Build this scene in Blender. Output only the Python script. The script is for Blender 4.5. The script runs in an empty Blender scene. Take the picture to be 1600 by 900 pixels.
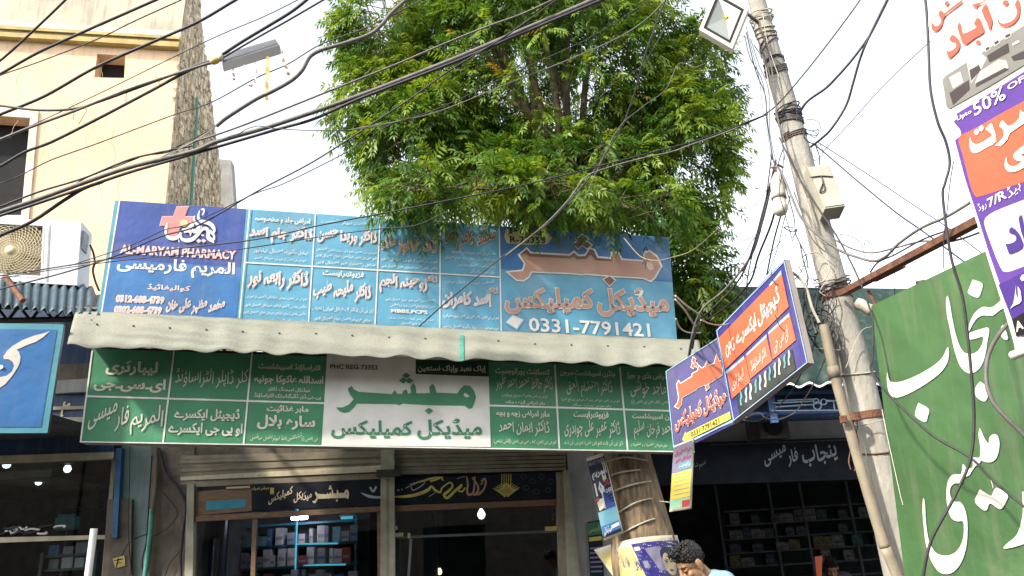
import bpy, bmesh, math, random, re, unicodedata
from mathutils import Vector, Matrix
from mathutils.geometry import tessellate_polygon
import numpy as np
R = math.radians
C = bpy.context.scene.collection
SC = bpy.context.scene
rnd = random.Random(7)

# ------------------------------------------------------------------ camera
FPX, PITCH, ROLL, CAMZ = 1170.0, 19.5, -3.4, 1.6
cd = bpy.data.cameras.new('camera'); cam = bpy.data.objects.new('camera', cd); C.objects.link(cam)
cd.sensor_width = 36; cd.lens = FPX/1600*36; cd.clip_start = .05; cd.clip_end = 3000
CR = Matrix.Rotation(R(90+PITCH), 3, 'X') @ Matrix.Rotation(R(ROLL), 3, 'Z')
cam.matrix_world = Matrix.Translation((0, 0, CAMZ)) @ CR.to_4x4()
SC.camera = cam
CP = Vector((0, 0, CAMZ))

# ------------------------------------------------------------------ sky, sun, exposure
SUN_EL, SUN_AZ = 41.0, 47.0            # light travels to the right (+X) and away (+Y)
w = bpy.data.worlds.new('World'); SC.world = w; w.use_nodes = True
nt = w.node_tree; bg = nt.nodes['Background']
sk = nt.nodes.new('ShaderNodeTexSky'); sk.sky_type = 'NISHITA'; sk.sun_disc = False
sk.sun_elevation = R(SUN_EL); sk.sun_rotation = R(180+SUN_AZ)
sk.air_density = 1.2; sk.dust_density = 1.5; sk.ozone_density = 1.0
hs = nt.nodes.new('ShaderNodeHueSaturation'); hs.inputs['Saturation'].default_value = .28; hs.inputs['Value'].default_value = 2.1
nt.links.new(sk.outputs[0], hs.inputs['Color']); nt.links.new(hs.outputs[0], bg.inputs['Color'])
bg.inputs['Strength'].default_value = .15
sd = bpy.data.lights.new('sun', 'SUN'); sun = bpy.data.objects.new('sun', sd); C.objects.link(sun)
sd.energy = 4.6; sd.angle = R(3.0); sd.color = (1.0, .935, .82)
trav = Vector((math.sin(R(SUN_AZ))*math.cos(R(SUN_EL)), math.cos(R(SUN_AZ))*math.cos(R(SUN_EL)), -math.sin(R(SUN_EL))))
sun.rotation_euler = trav.to_track_quat('-Z', 'Y').to_euler(); sun.location = (-8, -8, 12)
SC.view_settings.view_transform = 'Standard'; SC.view_settings.look = 'None'
SC.view_settings.exposure = .6; SC.view_settings.gamma = 1; SC.view_settings.use_curve_mapping = False
SC.cycles.max_bounces = 8; SC.cycles.transparent_max_bounces = 12; SC.cycles.use_denoising = True

# ------------------------------------------------------------------ photo geometry: rays, planes
def ray(x, y): return CR @ Vector(((x-800)/FPX, -(y-450)/FPX, -1))
def P(x, y, Y):
    d = ray(x, y); return CP + d*(Y/d.y)
class Plane:
    def __init__(s, o, u, v):
        s.o = Vector(o); s.u = Vector(u).normalized(); n = s.u.cross(Vector(v)).normalized()
        if n.dot(CP - s.o) < 0: n = -n
        s.n = n; s.v = Vector(v).normalized()
    def px(s, x, y, lift=0.0):
        d = ray(x, y); t = s.n.dot(s.o + s.n*lift - CP)/s.n.dot(d); return CP + d*t
def vplane(a, Ya, b, Yb):          # upright plane through two photo points at given distances
    p, q = P(a[0], a[1], Ya), P(b[0], b[1], Yb); u = q-p; u.z = 0
    return Plane(p, u, (0, 0, 1))
def plane3(p, q, r):               # p -> q along the sign, p -> r up
    return Plane(p, q-p, r-p)

# ------------------------------------------------------------------ materials
MATS = {}
def lin(c): return tuple((x/12.92 if x <= .04045 else ((x+.055)/1.055)**2.4) for x in c)
def mat(name, col, rough=.6, var=.15, scale=6.0, bump=0.0, bscale=40., metal=0.0, spec=.4, stretch=(1, 1, 1), col2=None, detail=5.0, emit=None, estr=0, streak=0.0, grime=0.0, contrast=(.35, .65)):
    m = bpy.data.materials.new(name); m.use_nodes = True; t = m.node_tree; N, L = t.nodes, t.links
    b = N['Principled BSDF']; b.inputs['Roughness'].default_value = rough; b.inputs['Metallic'].default_value = metal
    b.inputs['Specular IOR Level'].default_value = spec
    tc = N.new('ShaderNodeTexCoord'); mp = N.new('ShaderNodeMapping'); mp.inputs['Scale'].default_value = stretch
    L.new(tc.outputs['Object'], mp.inputs['Vector'])
    nz = N.new('ShaderNodeTexNoise'); nz.inputs['Scale'].default_value = scale; nz.inputs['Detail'].default_value = detail
    L.new(mp.outputs[0], nz.inputs['Vector'])
    rp = N.new('ShaderNodeMapRange'); rp.inputs['From Min'].default_value = contrast[0]; rp.inputs['From Max'].default_value = contrast[1]
    L.new(nz.outputs['Fac'], rp.inputs['Value'])
    mx = N.new('ShaderNodeMix'); mx.data_type = 'RGBA'
    c2 = col2 if col2 else tuple(x*(1-var) for x in col); c1 = col if col2 else tuple(min(1, x*(1+var*.6)) for x in col)
    mx.inputs['A'].default_value = (*c2, 1); mx.inputs['B'].default_value = (*c1, 1)
    L.new(rp.outputs[0], mx.inputs['Factor'])
    last = mx.outputs['Result']
    if streak:
        m2 = N.new('ShaderNodeMapping'); m2.inputs['Scale'].default_value = (9, 9, .55); L.new(tc.outputs['Object'], m2.inputs['Vector'])
        n2 = N.new('ShaderNodeTexNoise'); n2.inputs['Scale'].default_value = 2.2; n2.inputs['Detail'].default_value = 6; L.new(m2.outputs[0], n2.inputs['Vector'])
        r2 = N.new('ShaderNodeMapRange'); r2.inputs['From Min'].default_value = .5; r2.inputs['From Max'].default_value = .72; r2.inputs['To Max'].default_value = streak
        L.new(n2.outputs['Fac'], r2.inputs['Value'])
        x2 = N.new('ShaderNodeMix'); x2.data_type = 'RGBA'; x2.inputs['B'].default_value = (.2, .17, .13, 1)
        L.new(r2.outputs[0], x2.inputs['Factor']); L.new(last, x2.inputs['A']); last = x2.outputs['Result']
    if grime:
        n4 = N.new('ShaderNodeTexNoise'); n4.inputs['Scale'].default_value = 1.1; n4.inputs['Detail'].default_value = 9; n4.inputs['Roughness'].default_value = .68; L.new(tc.outputs['Object'], n4.inputs['Vector'])
        r4 = N.new('ShaderNodeMapRange'); r4.inputs['From Min'].default_value = .52; r4.inputs['From Max'].default_value = .78; r4.inputs['To Max'].default_value = grime; L.new(n4.outputs['Fac'], r4.inputs['Value'])
        x4 = N.new('ShaderNodeMix'); x4.data_type = 'RGBA'; x4.inputs['B'].default_value = (.36, .31, .23, 1); L.new(r4.outputs[0], x4.inputs['Factor']); L.new(last, x4.inputs['A']); last = x4.outputs['Result']
    L.new(last, b.inputs['Base Color'])
    if bump:
        n3 = N.new('ShaderNodeTexNoise'); n3.inputs['Scale'].default_value = bscale; n3.inputs['Detail'].default_value = 6; L.new(mp.outputs[0], n3.inputs['Vector'])
        bp = N.new('ShaderNodeBump'); bp.inputs['Strength'].default_value = bump; bp.inputs['Distance'].default_value = .02 if bscale > 5 else .05
        L.new(n3.outputs['Fac'], bp.inputs['Height']); L.new(bp.outputs[0], b.inputs['Normal'])
    if emit:
        b.inputs['Emission Color'].default_value = (*emit, 1); b.inputs['Emission Strength'].default_value = estr
    MATS[name] = m; return m
def srgb(r, g, b): return lin((r/255, g/255, b/255))
def pr(name, rgb, k=1.0, rough=.42, **kw):       # printed vinyl / paint, colour given as sRGB
    c = srgb(*rgb); g_ = .3*c[0]+.55*c[1]+.15*c[2]; c = tuple(min(.8, (x*.8+g_*.2)*k*.93) for x in c); kw.setdefault('var', .14); kw.setdefault('scale', 3.0); kw.setdefault('spec', .3); kw.setdefault('bump', .35); kw.setdefault('bscale', 2.6); kw.setdefault('detail', 7); kw.setdefault('grime', .3)
    return mat(name, c, rough, **kw)
def glass(name, tint=(.8, .85, .85), refl=.1, rough=.02):
    m = bpy.data.materials.new(name); m.use_nodes = True; t = m.node_tree; N, L = t.nodes, t.links
    N.remove(N['Principled BSDF']); o = N['Material Output']
    tr = N.new('ShaderNodeBsdfTransparent'); tr.inputs[0].default_value = (*tint, 1)
    gl = N.new('ShaderNodeBsdfGlossy'); gl.inputs['Roughness'].default_value = rough
    fr = N.new('ShaderNodeFresnel'); fr.inputs[0].default_value = 1.5
    mt = N.new('ShaderNodeMath'); mt.operation = 'MULTIPLY_ADD'; mt.inputs[1].default_value = .9; mt.inputs[2].default_value = refl-.04
    L.new(fr.outputs[0], mt.inputs[0])
    mx = N.new('ShaderNodeMixShader'); L.new(mt.outputs[0], mx.inputs[0]); L.new(tr.outputs[0], mx.inputs[1]); L.new(gl.outputs[0], mx.inputs[2])
    L.new(mx.outputs[0], o.inputs['Surface']); MATS[name] = m; return m

# ------------------------------------------------------------------ mesh builder and tagging
def wloc(o):
    v = Vector((0, 0, 0))
    while o is not None: v += o.location; o = o.parent
    return v
class MB:
    def __init__(s): s.v = []; s.f = []; s.m = []; s.names = []; s.sm = []; s.marks = []
    def mi(s, n):
        if n not in s.names: s.names.append(n)
        return s.names.index(n)
    def add(s, vs, fs, m, smooth=False):
        k = len(s.v); s.v.extend(Vector(p) for p in vs); i = s.mi(m)
        for f in fs: s.f.append(tuple(k+a for a in f)); s.m.append(i); s.sm.append(smooth)
        return s
    def box(s, c, d, m, rot=None):
        c = Vector(c); x, y, z = (a/2 for a in d); M_ = rot if rot else Matrix.Identity(3)
        vs = [c + M_ @ Vector((i*x, j*y, k*z)) for i in (-1, 1) for j in (-1, 1) for k in (-1, 1)]
        return s.add(vs, [(0, 1, 3, 2), (4, 6, 7, 5), (0, 4, 5, 1), (2, 3, 7, 6), (0, 2, 6, 4), (1, 5, 7, 3)], m)
    def bb(s, a, b, m): return s.box([(p+q)/2 for p, q in zip(a, b)], [abs(p-q) for p, q in zip(a, b)], m)
    def poly(s, pts, m, holes=()):
        loops = [list(map(Vector, pts))]+[list(map(Vector, h)) for h in holes]
        tri = tessellate_polygon(loops); flat = [p for l in loops for p in l]
        return s.add(flat, tri, m)
    def prism(s, pts, off, m, holes=(), mside=None, back=True):
        pts = [Vector(p) for p in pts]; off = Vector(off); s.poly(pts, m, holes)
        if back: s.poly([p+off for p in pts], m, [[Vector(q)+off for q in h] for h in holes])
        for loop in [pts]+[[Vector(q) for q in h] for h in holes]:
            n = len(loop)
            s.add(loop+[p+off for p in loop], [(i, (i+1) % n, n+(i+1) % n, n+i) for i in range(n)], mside or m)
        return s
    def tube(s, pts, r, m, seg=8, caps=True, smooth=True):
        pts = [Vector(p) for p in pts]; n = len(pts); rr = r if isinstance(r, (list, tuple)) else [r]*n
        vs = []; t0 = (pts[1]-pts[0]).normalized(); a = t0.orthogonal().normalized()
        for i, p in enumerate(pts):
            t = (pts[min(i+1, n-1)]-pts[max(i-1, 0)]).normalized(); a = (a - t*a.dot(t)).normalized(); b = t.cross(a)
            for k in range(seg):
                an = 2*math.pi*k/seg; vs.append(p + (a*math.cos(an)+b*math.sin(an))*rr[i])
        fs = [(i*seg+k, i*seg+(k+1) % seg, (i+1)*seg+(k+1) % seg, (i+1)*seg+k) for i in range(n-1) for k in range(seg)]
        s.add(vs, fs, m, smooth)
        if caps:
            s.add(vs[:seg], [tuple(range(seg))[::-1]], m); s.add(vs[-seg:], [tuple(range(seg))], m)
        return s
    def lathe(s, o, axis, prof, m, seg=20, smooth=True):        # prof: (radius, distance along axis)
        o = Vector(o); ax = Vector(axis).normalized(); a = ax.orthogonal().normalized(); b = ax.cross(a); vs = []
        for r, h in prof:
            for k in range(seg):
                an = 2*math.pi*k/seg; vs.append(o+ax*h+(a*math.cos(an)+b*math.sin(an))*max(r, 1e-4))
        fs = [(i*seg+k, i*seg+(k+1) % seg, (i+1)*seg+(k+1) % seg, (i+1)*seg+k) for i in range(len(prof)-1) for k in range(seg)]
        return s.add(vs, fs, m, smooth)
    def ell(s, c, r, m, seg=16, rings=10, rot=None):
        c = Vector(c); M_ = rot if rot else Matrix.Identity(3); vs = []
        for i in range(rings+1):
            th = math.pi*i/rings
            for k in range(seg):
                ph = 2*math.pi*k/seg; vs.append(c + M_ @ Vector((r[0]*math.sin(th)*math.cos(ph), r[1]*math.sin(th)*math.sin(ph), r[2]*math.cos(th))))
        fs = [(i*seg+k, (i+1)*seg+k, (i+1)*seg+(k+1) % seg, i*seg+(k+1) % seg) for i in range(rings) for k in range(seg)]
        return s.add(vs, fs, m, True)
    def grid(s, fn, nu, nv, m, smooth=True):
        vs = [fn(i/nu, j/nv) for j in range(nv+1) for i in range(nu+1)]
        return s.add(vs, [(j*(nu+1)+i, j*(nu+1)+i+1, (j+1)*(nu+1)+i+1, (j+1)*(nu+1)+i) for j in range(nv) for i in range(nu)], m, smooth)
    def build(s, name, parent=None, merge=False):
        if name == 'lettering' and len(s.marks) > 1 or (s.marks and s.marks[0] > 0 and name == 'lettering'):
            cuts = sorted(set([0]+s.marks+[len(s.f)])); o = None
            for a, b in zip(cuts, cuts[1:]):
                t = MB(); used = {}
                for f, mi_, sm_ in zip(s.f[a:b], s.m[a:b], s.sm[a:b]):
                    nf = []
                    for i in f:
                        if i not in used: used[i] = len(t.v); t.v.append(s.v[i])
                        nf.append(used[i])
                    t.f.append(tuple(nf)); t.m.append(t.mi(s.names[mi_])); t.sm.append(sm_)
                o = t.build(name, parent)
            return o
        if parent is not None: off = wloc(parent)
        else:
            xs = [v.x for v in s.v]; ys = [v.y for v in s.v]; zs = [v.z for v in s.v]
            off = Vector(((min(xs)+max(xs))/2, (min(ys)+max(ys))/2, min(zs)))
        me = bpy.data.meshes.new(name); me.from_pydata([tuple(v-off) for v in s.v], [], s.f)
        for n in s.names: me.materials.append(MATS[n])
        me.polygons.foreach_set('material_index', s.m); me.polygons.foreach_set('use_smooth', s.sm); me.update()
        if merge:
            b = bmesh.new(); b.from_mesh(me); bmesh.ops.remove_doubles(b, verts=b.verts, dist=1e-4); bmesh.ops.recalc_face_normals(b, faces=b.faces); b.to_mesh(me); b.free()
        o = bpy.data.objects.new(name, me); C.objects.link(o)
        if parent is not None: o.parent = parent
        else: o.location = off
        return o
def tag(o, label=None, cat=None, group=None, kind=None):
    if label: o['label'] = label
    if cat: o['category'] = cat
    if group: o['group'] = group
    if kind: o['kind'] = kind
    return o
def thing(name, loc, label, cat, group=None):
    o = bpy.data.objects.new(name, None); C.objects.link(o); o.location = loc; o.empty_display_size = .1
    return tag(o, label, cat, group)
def copy_tree(o, loc=None, label=None):
    c = o.copy(); C.objects.link(c)
    if loc is not None: c.location = loc
    if label: c['label'] = label
    for ch in list(o.children):
        d = ch.copy(); C.objects.link(d); d.parent = c
        for g in list(ch.children):
            e = g.copy(); C.objects.link(e); e.parent = d
    return c
def catmull(pts, n=8):
    pts = [Vector(p) for p in pts]
    if len(pts) < 3: return pts
    q = [pts[0]*2-pts[1]]+pts+[pts[-1]*2-pts[-2]]; out = []
    for i in range(1, len(q)-2):
        a, b, c, d = q[i-1:i+3]
        for k in range(n):
            t = k/n; out.append(.5*((2*b)+(c-a)*t+(2*a-5*b+4*c-d)*t*t+(3*b-a-3*c+d)*t**3))
    out.append(pts[-1]); return out

# ------------------------------------------------------------------ writing: Urdu shaping and lettering on a sign
FORMS = {}; LIG = {}
for cp in list(range(0xFB50, 0xFE00))+list(range(0xFE70, 0xFEFD)):
    d = unicodedata.decomposition(chr(cp)).split()
    if not d or not d[0].startswith('<'): continue
    k = d[0][1:-1]; b = ''.join(chr(int(x, 16)) for x in d[1:])
    if len(b) == 1: FORMS.setdefault(b, {}).setdefault(k, chr(cp))
    elif len(b) == 2 and b[0] == '\u0644' and b[1] in '\u0627\u0622' and k in ('isolated', 'final'): LIG.setdefault(b, {})[k] = chr(cp)
def is_ar(c): return c in FORMS or c == '\u0640' or '\u0600' <= c <= '\u06ff'
def shape_word(wd):
    """logical arabic letters -> list of (glyph, cluster) in logical order"""
    units = []; i = 0
    while i < len(wd):
        if wd[i:i+2] in LIG: units.append(wd[i:i+2]); i += 2
        else: units.append(wd[i]); i += 1
    def dual(u): return u == '\u0640' or (len(u) == 1 and 'initial' in FORMS.get(u, {}))
    def joins(u): return u == '\u0640' or len(u) == 2 or 'final' in FORMS.get(u, {})
    out = []; cl = 0
    for i, u in enumerate(units):
        prev = i > 0 and dual(units[i-1]) and joins(u); nxt = i+1 < len(units) and dual(u) and joins(units[i+1])
        if not prev: cl += 1
        if u == '\u0640': g = u
        elif len(u) == 2: g = LIG[u]['final' if prev else 'isolated']
        else:
            f = FORMS.get(u, {}); k = 'medial' if prev and nxt else 'final' if prev else 'initial' if nxt else 'isolated'; g = f.get(k, f.get('isolated', u))
        out.append((g, cl))
    return out
def visual(s):
    """left-to-right list of (glyph, cluster id)"""
    if not any(is_ar(c) for c in s): return [(c, -1) for c in s]
    runs = re.findall(r'[A-Za-z0-9/%+&][A-Za-z0-9/%+&.,\-]*|[^A-Za-z0-9/%+&\s]+|\s+', s); out = []; base = 0
    for r in reversed(runs):
        if r.isspace(): out.append((' ', -1)); continue
        if re.match(r'[A-Za-z0-9]', r): out += [(c, -1) for c in r]; continue
        w_ = shape_word(r); base += 100
        for g, c in reversed(w_):
            g = {'(': ')', ')': '('}.get(g, g); out.append((g, base+c))
    return out
_tc = bpy.data.curves.new('probe', 'FONT'); _to = bpy.data.objects.new('probe', _tc); C.objects.link(_to); GC = {}
def _mesh(body, off, res):
    _tc.body = body; _tc.offset = off; _tc.resolution_u = res
    me = _to.to_mesh(); v = np.empty(len(me.vertices)*3); me.vertices.foreach_get('co', v); v = v.reshape(-1, 3)[:, :2].copy()
    f = [tuple(p.vertices) for p in me.polygons]; _to.to_mesh_clear(); return v, f
_I = None
def glyph(ch, off, res):
    global _I
    k = (ch, off, res)
    if k in GC: return GC[k]
    if ch == ' ': GC[k] = (np.zeros((0, 2)), [], .26); return GC[k]
    if _I is None: _I = _mesh('I', 0, 1)[0][:, 0].max()
    v, f = _mesh(ch, off, res); a = _mesh(ch+'I', 0, 1)[0][:, 0].max() - _I
    GC[k] = (v, f, a); return GC[k]
def layout(s, off, res, nast, out=0.0):
    gl = visual(s); pen = 0; items = []
    for g, c in gl:
        v, f, a = glyph(g, off, res); items.append([pen, c, g, v, f]); pen += a
    left = {}
    for it in items: left.setdefault(it[1], it[0])
    def tr(it, v):
        w_ = v + np.array([it[0], 0]); 
        if nast and it[1] >= 0 and len(w_): w_[:, 1] += nast*(w_[:, 0]-left[it[1]])
        return w_
    main = [(tr(it, it[3]), it[4]) for it in items if len(it[3])]
    allv = np.vstack([m[0] for m in main]); bb = (allv.min(0), allv.max(0))
    ol = []
    if out:
        for it in items:
            if it[2] == ' ': continue
            v, f, a = glyph(it[2], out, res); ol.append((tr(it, v), f))
    return main, ol, bb
def write(mb, pl, s, bl, br, h, m, lift=.01, bold=.012, nast=0.0, res=2, out=0.0, mout=None):
    """write s with its box from bl to br (photo points of the lower edge), h photo pixels high"""
    main, ol, (lo, hi) = layout(s, bold, res, nast, out); mb.marks.append(len(mb.f))
    A = pl.px(bl[0], bl[1], lift); B = pl.px(br[0], br[1], lift); sc = (pl.px(bl[0], bl[1]-h, lift)-A).length
    ux = (B-A)/max(hi[0]-lo[0], 1e-6); uy = pl.v*(sc/max(hi[1]-lo[1], 1e-6))
    for lst, mm, dl in ((ol, mout, 0.0), (main, m, .003 if out else 0.0)):
        for i, (v, f) in enumerate(lst):
            z = pl.n*(dl+.0006*(i % 3))
            mb.add([A+ux*(p[0]-lo[0])+uy*(p[1]-lo[1])+z for p in v], f, mm)
    mb.marks.append(len(mb.f))
def bil(q, u, v):       # q = TL,TR,BR,BL; v down
    a = [q[0][i]+(q[1][i]-q[0][i])*u for i in (0, 1)]; b = [q[3][i]+(q[2][i]-q[3][i])*u for i in (0, 1)]
    return (a[0]+(b[0]-a[0])*v, a[1]+(b[1]-a[1])*v)
def cell(mb, pl, q, lines, m, lift=.012):
    """lines: (text, u0, u1, v_top, v_bottom, {opts}) inside the quad q"""
    for ln in lines:
        s, u0, u1, v0, v1 = ln[:5]; o = dict(ln[5]) if len(ln) > 5 else {}
        a, b = bil(q, u0, v1), bil(q, u1, v1); t = bil(q, u0, v0)
        write(mb, pl, s, a, b, math.hypot(t[0]-a[0], t[1]-a[1]), o.pop('m', m), lift=o.pop('lift', lift), **o)
def area(mb, pl, pts, m, lift): mb.poly([pl.px(x, y, lift) for x, y in pts], m); return mb
def stroke(mb, pl, pts, m, lift=.012, n=6):
    """pen stroke: pts are (x, y, width) in photo pixels on the sign"""
    p = catmull([Vector(a) for a in pts], n); L_, R_ = [], []
    for i, a in enumerate(p):
        t = p[min(i+1, len(p)-1)]-p[max(i-1, 0)]; t = Vector((t.x, t.y)).normalized(); nrm = Vector((-t.y, t.x))*max(a.z, .15)/2
        L_.append(pl.px(a.x+nrm.x, a.y+nrm.y, lift)); R_.append(pl.px(a.x-nrm.x, a.y-nrm.y, lift))
    k = len(p); mb.add(L_+R_, [(i, i+1, k+i+1, k+i) for i in range(k-1)], m)
def smooth_poly(pts, n=4): return [(v.x, v.y) for v in catmull([Vector((a, b, 0)) for a, b in list(pts)+[pts[0]]], n)][:-1]
def grow(pts, d):
    n = len(pts); ar = sum(pts[i][0]*pts[(i+1) % n][1]-pts[(i+1) % n][0]*pts[i][1] for i in range(n)); sg = 1 if ar > 0 else -1; out = []
    for i in range(n):
        a, b, c = (Vector((*pts[(i+k) % n], 0)) for k in (-1, 0, 1))
        e, f = (b-a).normalized(), (c-b).normalized(); nn = Vector((e.y+f.y, -(e.x+f.x), 0))
        if nn.length < 1e-3: nn = Vector((e.y, -e.x, 0))
        nn.normalize(); k = max(.5, nn.dot(Vector((e.y, -e.x, 0)))); out.append((b.x+nn.x*d*sg/k, b.y+nn.y*d*sg/k))
    return out
def panel(mb, pl, q, m, thick=.05, lift=0.0, mside=None): mb.prism([pl.px(x, y, lift) for x, y in q], -pl.n*thick, m, mside=mside)
def border(mb, pl, q, wd, m, lift):
    """flat painted border of wd photo pixels inside quad q"""
    c = (sum(p[0] for p in q)/4, sum(p[1] for p in q)/4); inner = grow(q, -wd)
    mb.poly([pl.px(x, y, lift) for x, y in q], m, [[pl.px(x, y, lift) for x, y in inner]])
def line(mb, pl, a, b, wd, m, lift):
    d = Vector((b[0]-a[0], b[1]-a[1])).normalized(); n = Vector((-d.y, d.x))*wd/2
    area(mb, pl, [(a[0]+n.x, a[1]+n.y), (b[0]+n.x, b[1]+n.y), (b[0]-n.x, b[1]-n.y), (a[0]-n.x, a[1]-n.y)], m, lift)
# calligraphic word drawn by hand in a unit box (x right 0..1, y down 0..1)
_mb = [(580, 350), (600, 372), (630, 384), (662, 378), (690, 352), (712, 325), (950, 325), (975, 332), (1000, 322), (1030, 325), (1160, 331), (1385, 331), (1408, 352), (1430, 347), (1443, 318), (1455, 275), (1440, 235), (1415, 207), (1380, 205), (1352, 232), (1338, 256), (1208, 252), (1196, 212), (1184, 196), (1162, 216), (1166, 255), (1082, 257), (1078, 215), (1062, 190), (1042, 222), (1050, 252), (1030, 262), (1020, 232), (1000, 242), (992, 262), (962, 262), (946, 236), (930, 264), (722, 251), (692, 236), (678, 214), (652, 232), (668, 270), (690, 298), (660, 332), (622, 350)]
_hole = [(1385, 252), (1404, 262), (1412, 276), (1392, 280), (1374, 266)]
_dots = [[(1017, 128), (1045, 146), (1020, 166), (992, 148)], [(1000, 158), (1026, 177), (1000, 198), (972, 179)], [(1040, 160), (1064, 180), (1036, 198), (1012, 178)], [(1160, 346), (1187, 366), (1160, 387), (1134, 366)]]
_nb = lambda L: [((x-580)/875, (y-128)/260) for x, y in L]
WORD = dict(body=_nb(_mb), hole=_nb(_hole), dots=[_nb(d) for d in _dots])
def big_word(mb, pl, q, m, lift=.014, out=0.0, mout=None, hole=True):
    M_ = lambda L: [bil(q, u, v) for u, v in L]
    body, hol, dots = M_(WORD['body']), M_(WORD['hole']), [M_(d) for d in WORD['dots']]
    if out:
        for L in [body]+dots: mb.poly([pl.px(x, y, lift) for x, y in grow(L, out)], mout)
        lift += .004
    mb.poly([pl.px(x, y, lift) for x, y in body], m, [[pl.px(x, y, lift) for x, y in hol]] if hole else ())
    for d in dots: mb.poly([pl.px(x, y, lift+.002) for x, y in d], m)

# ================================================================== materials of the setting
mat('asphalt', (.055, .053, .05), .9, .3, 8, .3)
mat('cream_plaster', (.75, .525, .335), .85, .1, 1.2, .2, 25, streak=.22, grime=.35)
mat('parapet_plaster', (.6, .5, .36), .9, .3, 1.6, .3, 18, col2=(.36, .33, .27), streak=.5)
mat('pale_plaster', (.66, .58, .43), .9, .2, 4, .2)
mat('crack', (.4, .3, .19), .9); mat('olive_paint', (.42, .31, .11), .7, .2, 5)
mat('rough_brick', (.62, .47, .31), .95, .4, 9, .7, 30, col2=(.36, .27, .18))
mat('pale_brick', (.74, .62, .45), .95, .3, 9, .6, 30)
mat('mortar_grey', (.56, .48, .36), .95, .35, 7, .7, 24, col2=(.33, .26, .19))
mat('black_void', (.012, .012, .013), .9, .2)
mat('green_pipe', (.07, .27, .2), .5, .2, 20)
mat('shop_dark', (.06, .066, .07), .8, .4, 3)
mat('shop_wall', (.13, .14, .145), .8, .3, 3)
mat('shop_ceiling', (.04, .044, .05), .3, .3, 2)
mat('beam_cream', (.42, .36, .26), .7, .2, 5, streak=.3)
mat('navy_fascia', (.018, .05, .12), .5, .3, 3, streak=.25)
mat('blue_paint', (.03, .12, .26), .5, .3, 6)
mat('teal_plaster', (.22, .31, .29), .85, .25, 3, .2, streak=.5)
mat('brown_plaster', (.17, .14, .105), .9, .35, 4, .4, 25, col2=(.08, .068, .055), streak=.4)
mat('grey_plaster', (.3, .3, .29), .9, .2, 3, .2, streak=.35)
mat('shutter_steel', (.24, .2, .145), .45, .25, 6, metal=.25, streak=.35)
mat('shutter_bright', (.55, .47, .34), .4, .2, 6, metal=.2, streak=.25)
mat('pillar_paint', (.27, .26, .19), .6, .25, 6, streak=.35)
mat('wood_beam', (.16, .095, .055), .6, .35, 9, .2, stretch=(1, 6, 12))
mat('dark_metal', (.05, .045, .04), .5, .3, 9, metal=.4)
mat('white_metal', (.72, .72, .68), .45, .1, 9)
glass('pane_glass', (.8, .84, .84), .045)
glass('dark_glass', (.6, .66, .68), .075)
mat('lamp_glow', (.9, .9, .9), emit=(.86, .88, 1.0), estr=6)
mat('warm_glow', (.9, .8, .6), emit=(1., .75, .4), estr=5)
mat('cyan_glow', (.1, .3, .4), emit=(.1, .6, .8), estr=.6)
mat('tube_glow', (.9, .9, .95), emit=(.8, .74, 1.0), estr=45)
mat('shelf_blue', (.04, .22, .3), .4, .2)
mat('blue_curtain', (.02, .045, .13), .35, .5, 10, stretch=(14, 1, .4))
mat('board_navy', (.012, .015, .022), .6, .3, spec=.12)
mat('letter_tan', (.55, .45, .3), .6, .15)
mat('letter_silver', (.3, .34, .34), .5, .1)
mat('letter_gold', (.5, .42, .1), .5, .2)
mat('letter_rose', (.4, .22, .15), .5, .2)
mat('letter_dim', (.06, .075, .085), .5, .1)
mat('green_sheet', (.009, .033, .026), .6, .3, 2.5, .1, streak=.2)
mat('green_sheet_edge', (.8, .8, .76), .6, .1)
mat('iron_blue', (.06, .12, .26), .45, .2)
mat('iron_pale', (.3, .38, .5), .45, .2)
mat('blue_sheet', (.02, .065, .1), .5, .4, 4, .2, 30, col2=(.02, .045, .06), streak=.3)
mat('rust', (.2, .085, .045), .85, .4, 14, .4, 60, col2=(.09, .042, .028))
mat('ac_white', (.54, .55, .58), .4, .08, 3, streak=.1)
mat('ac_grille', (.6, .5, .3), .5, .2, 4)
mat('ac_fan', (.3, .24, .15), .5, .3, 6)
mat('cable_dark', (.03, .026, .03), .55, .3, 20)
mat('cable_grey', (.13, .115, .105), .6, .25, 20)
mat('cable_black', (.014, .012, .02), .5, .2, 20)
mat('cable_pale', (.42, .38, .3), .6, .2, 20)
mat('carton_white', (0.550, 0.550, 0.518), .6, .2, 9); mat('carton_blue', (0.066, 0.132, 0.330), .6, .2, 9); mat('carton_yellow', (0.496, 0.386, 0.110), .6, .2, 9)
mat('carton_red', (0.330, 0.056, 0.056), .6, .2, 9); mat('carton_teal', (0.110, 0.330, 0.330), .6, .2, 9); mat('carton_grey', (0.264, 0.276, 0.276), .6, .2, 9)

for k_ in ('white', 'blue', 'yellow', 'red', 'teal', 'grey'):  # darkened carton copies: the pharmacy's shade put into the colour
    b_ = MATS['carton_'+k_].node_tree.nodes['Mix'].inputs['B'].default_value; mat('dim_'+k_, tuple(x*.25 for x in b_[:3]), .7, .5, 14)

# ================================================================== ground
g = MB(); g.add([(-400, -400, 0), (400, -400, 0), (400, 400, 0), (-400, 400, 0)], [(0, 1, 2, 3)], 'asphalt')
tag(g.build('ground'), kind='structure')
g = MB(); g.bb((-14, 8.0, .004), (16, 30, .13), 'asphalt'); tag(g.build('pavement'), kind='structure')

def slab(mb, pl, q, proud, back, m, mside=None):
    mb.prism([pl.px(x, y, proud) for x, y in q], -pl.n*(proud+back), m, mside=mside)

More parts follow.
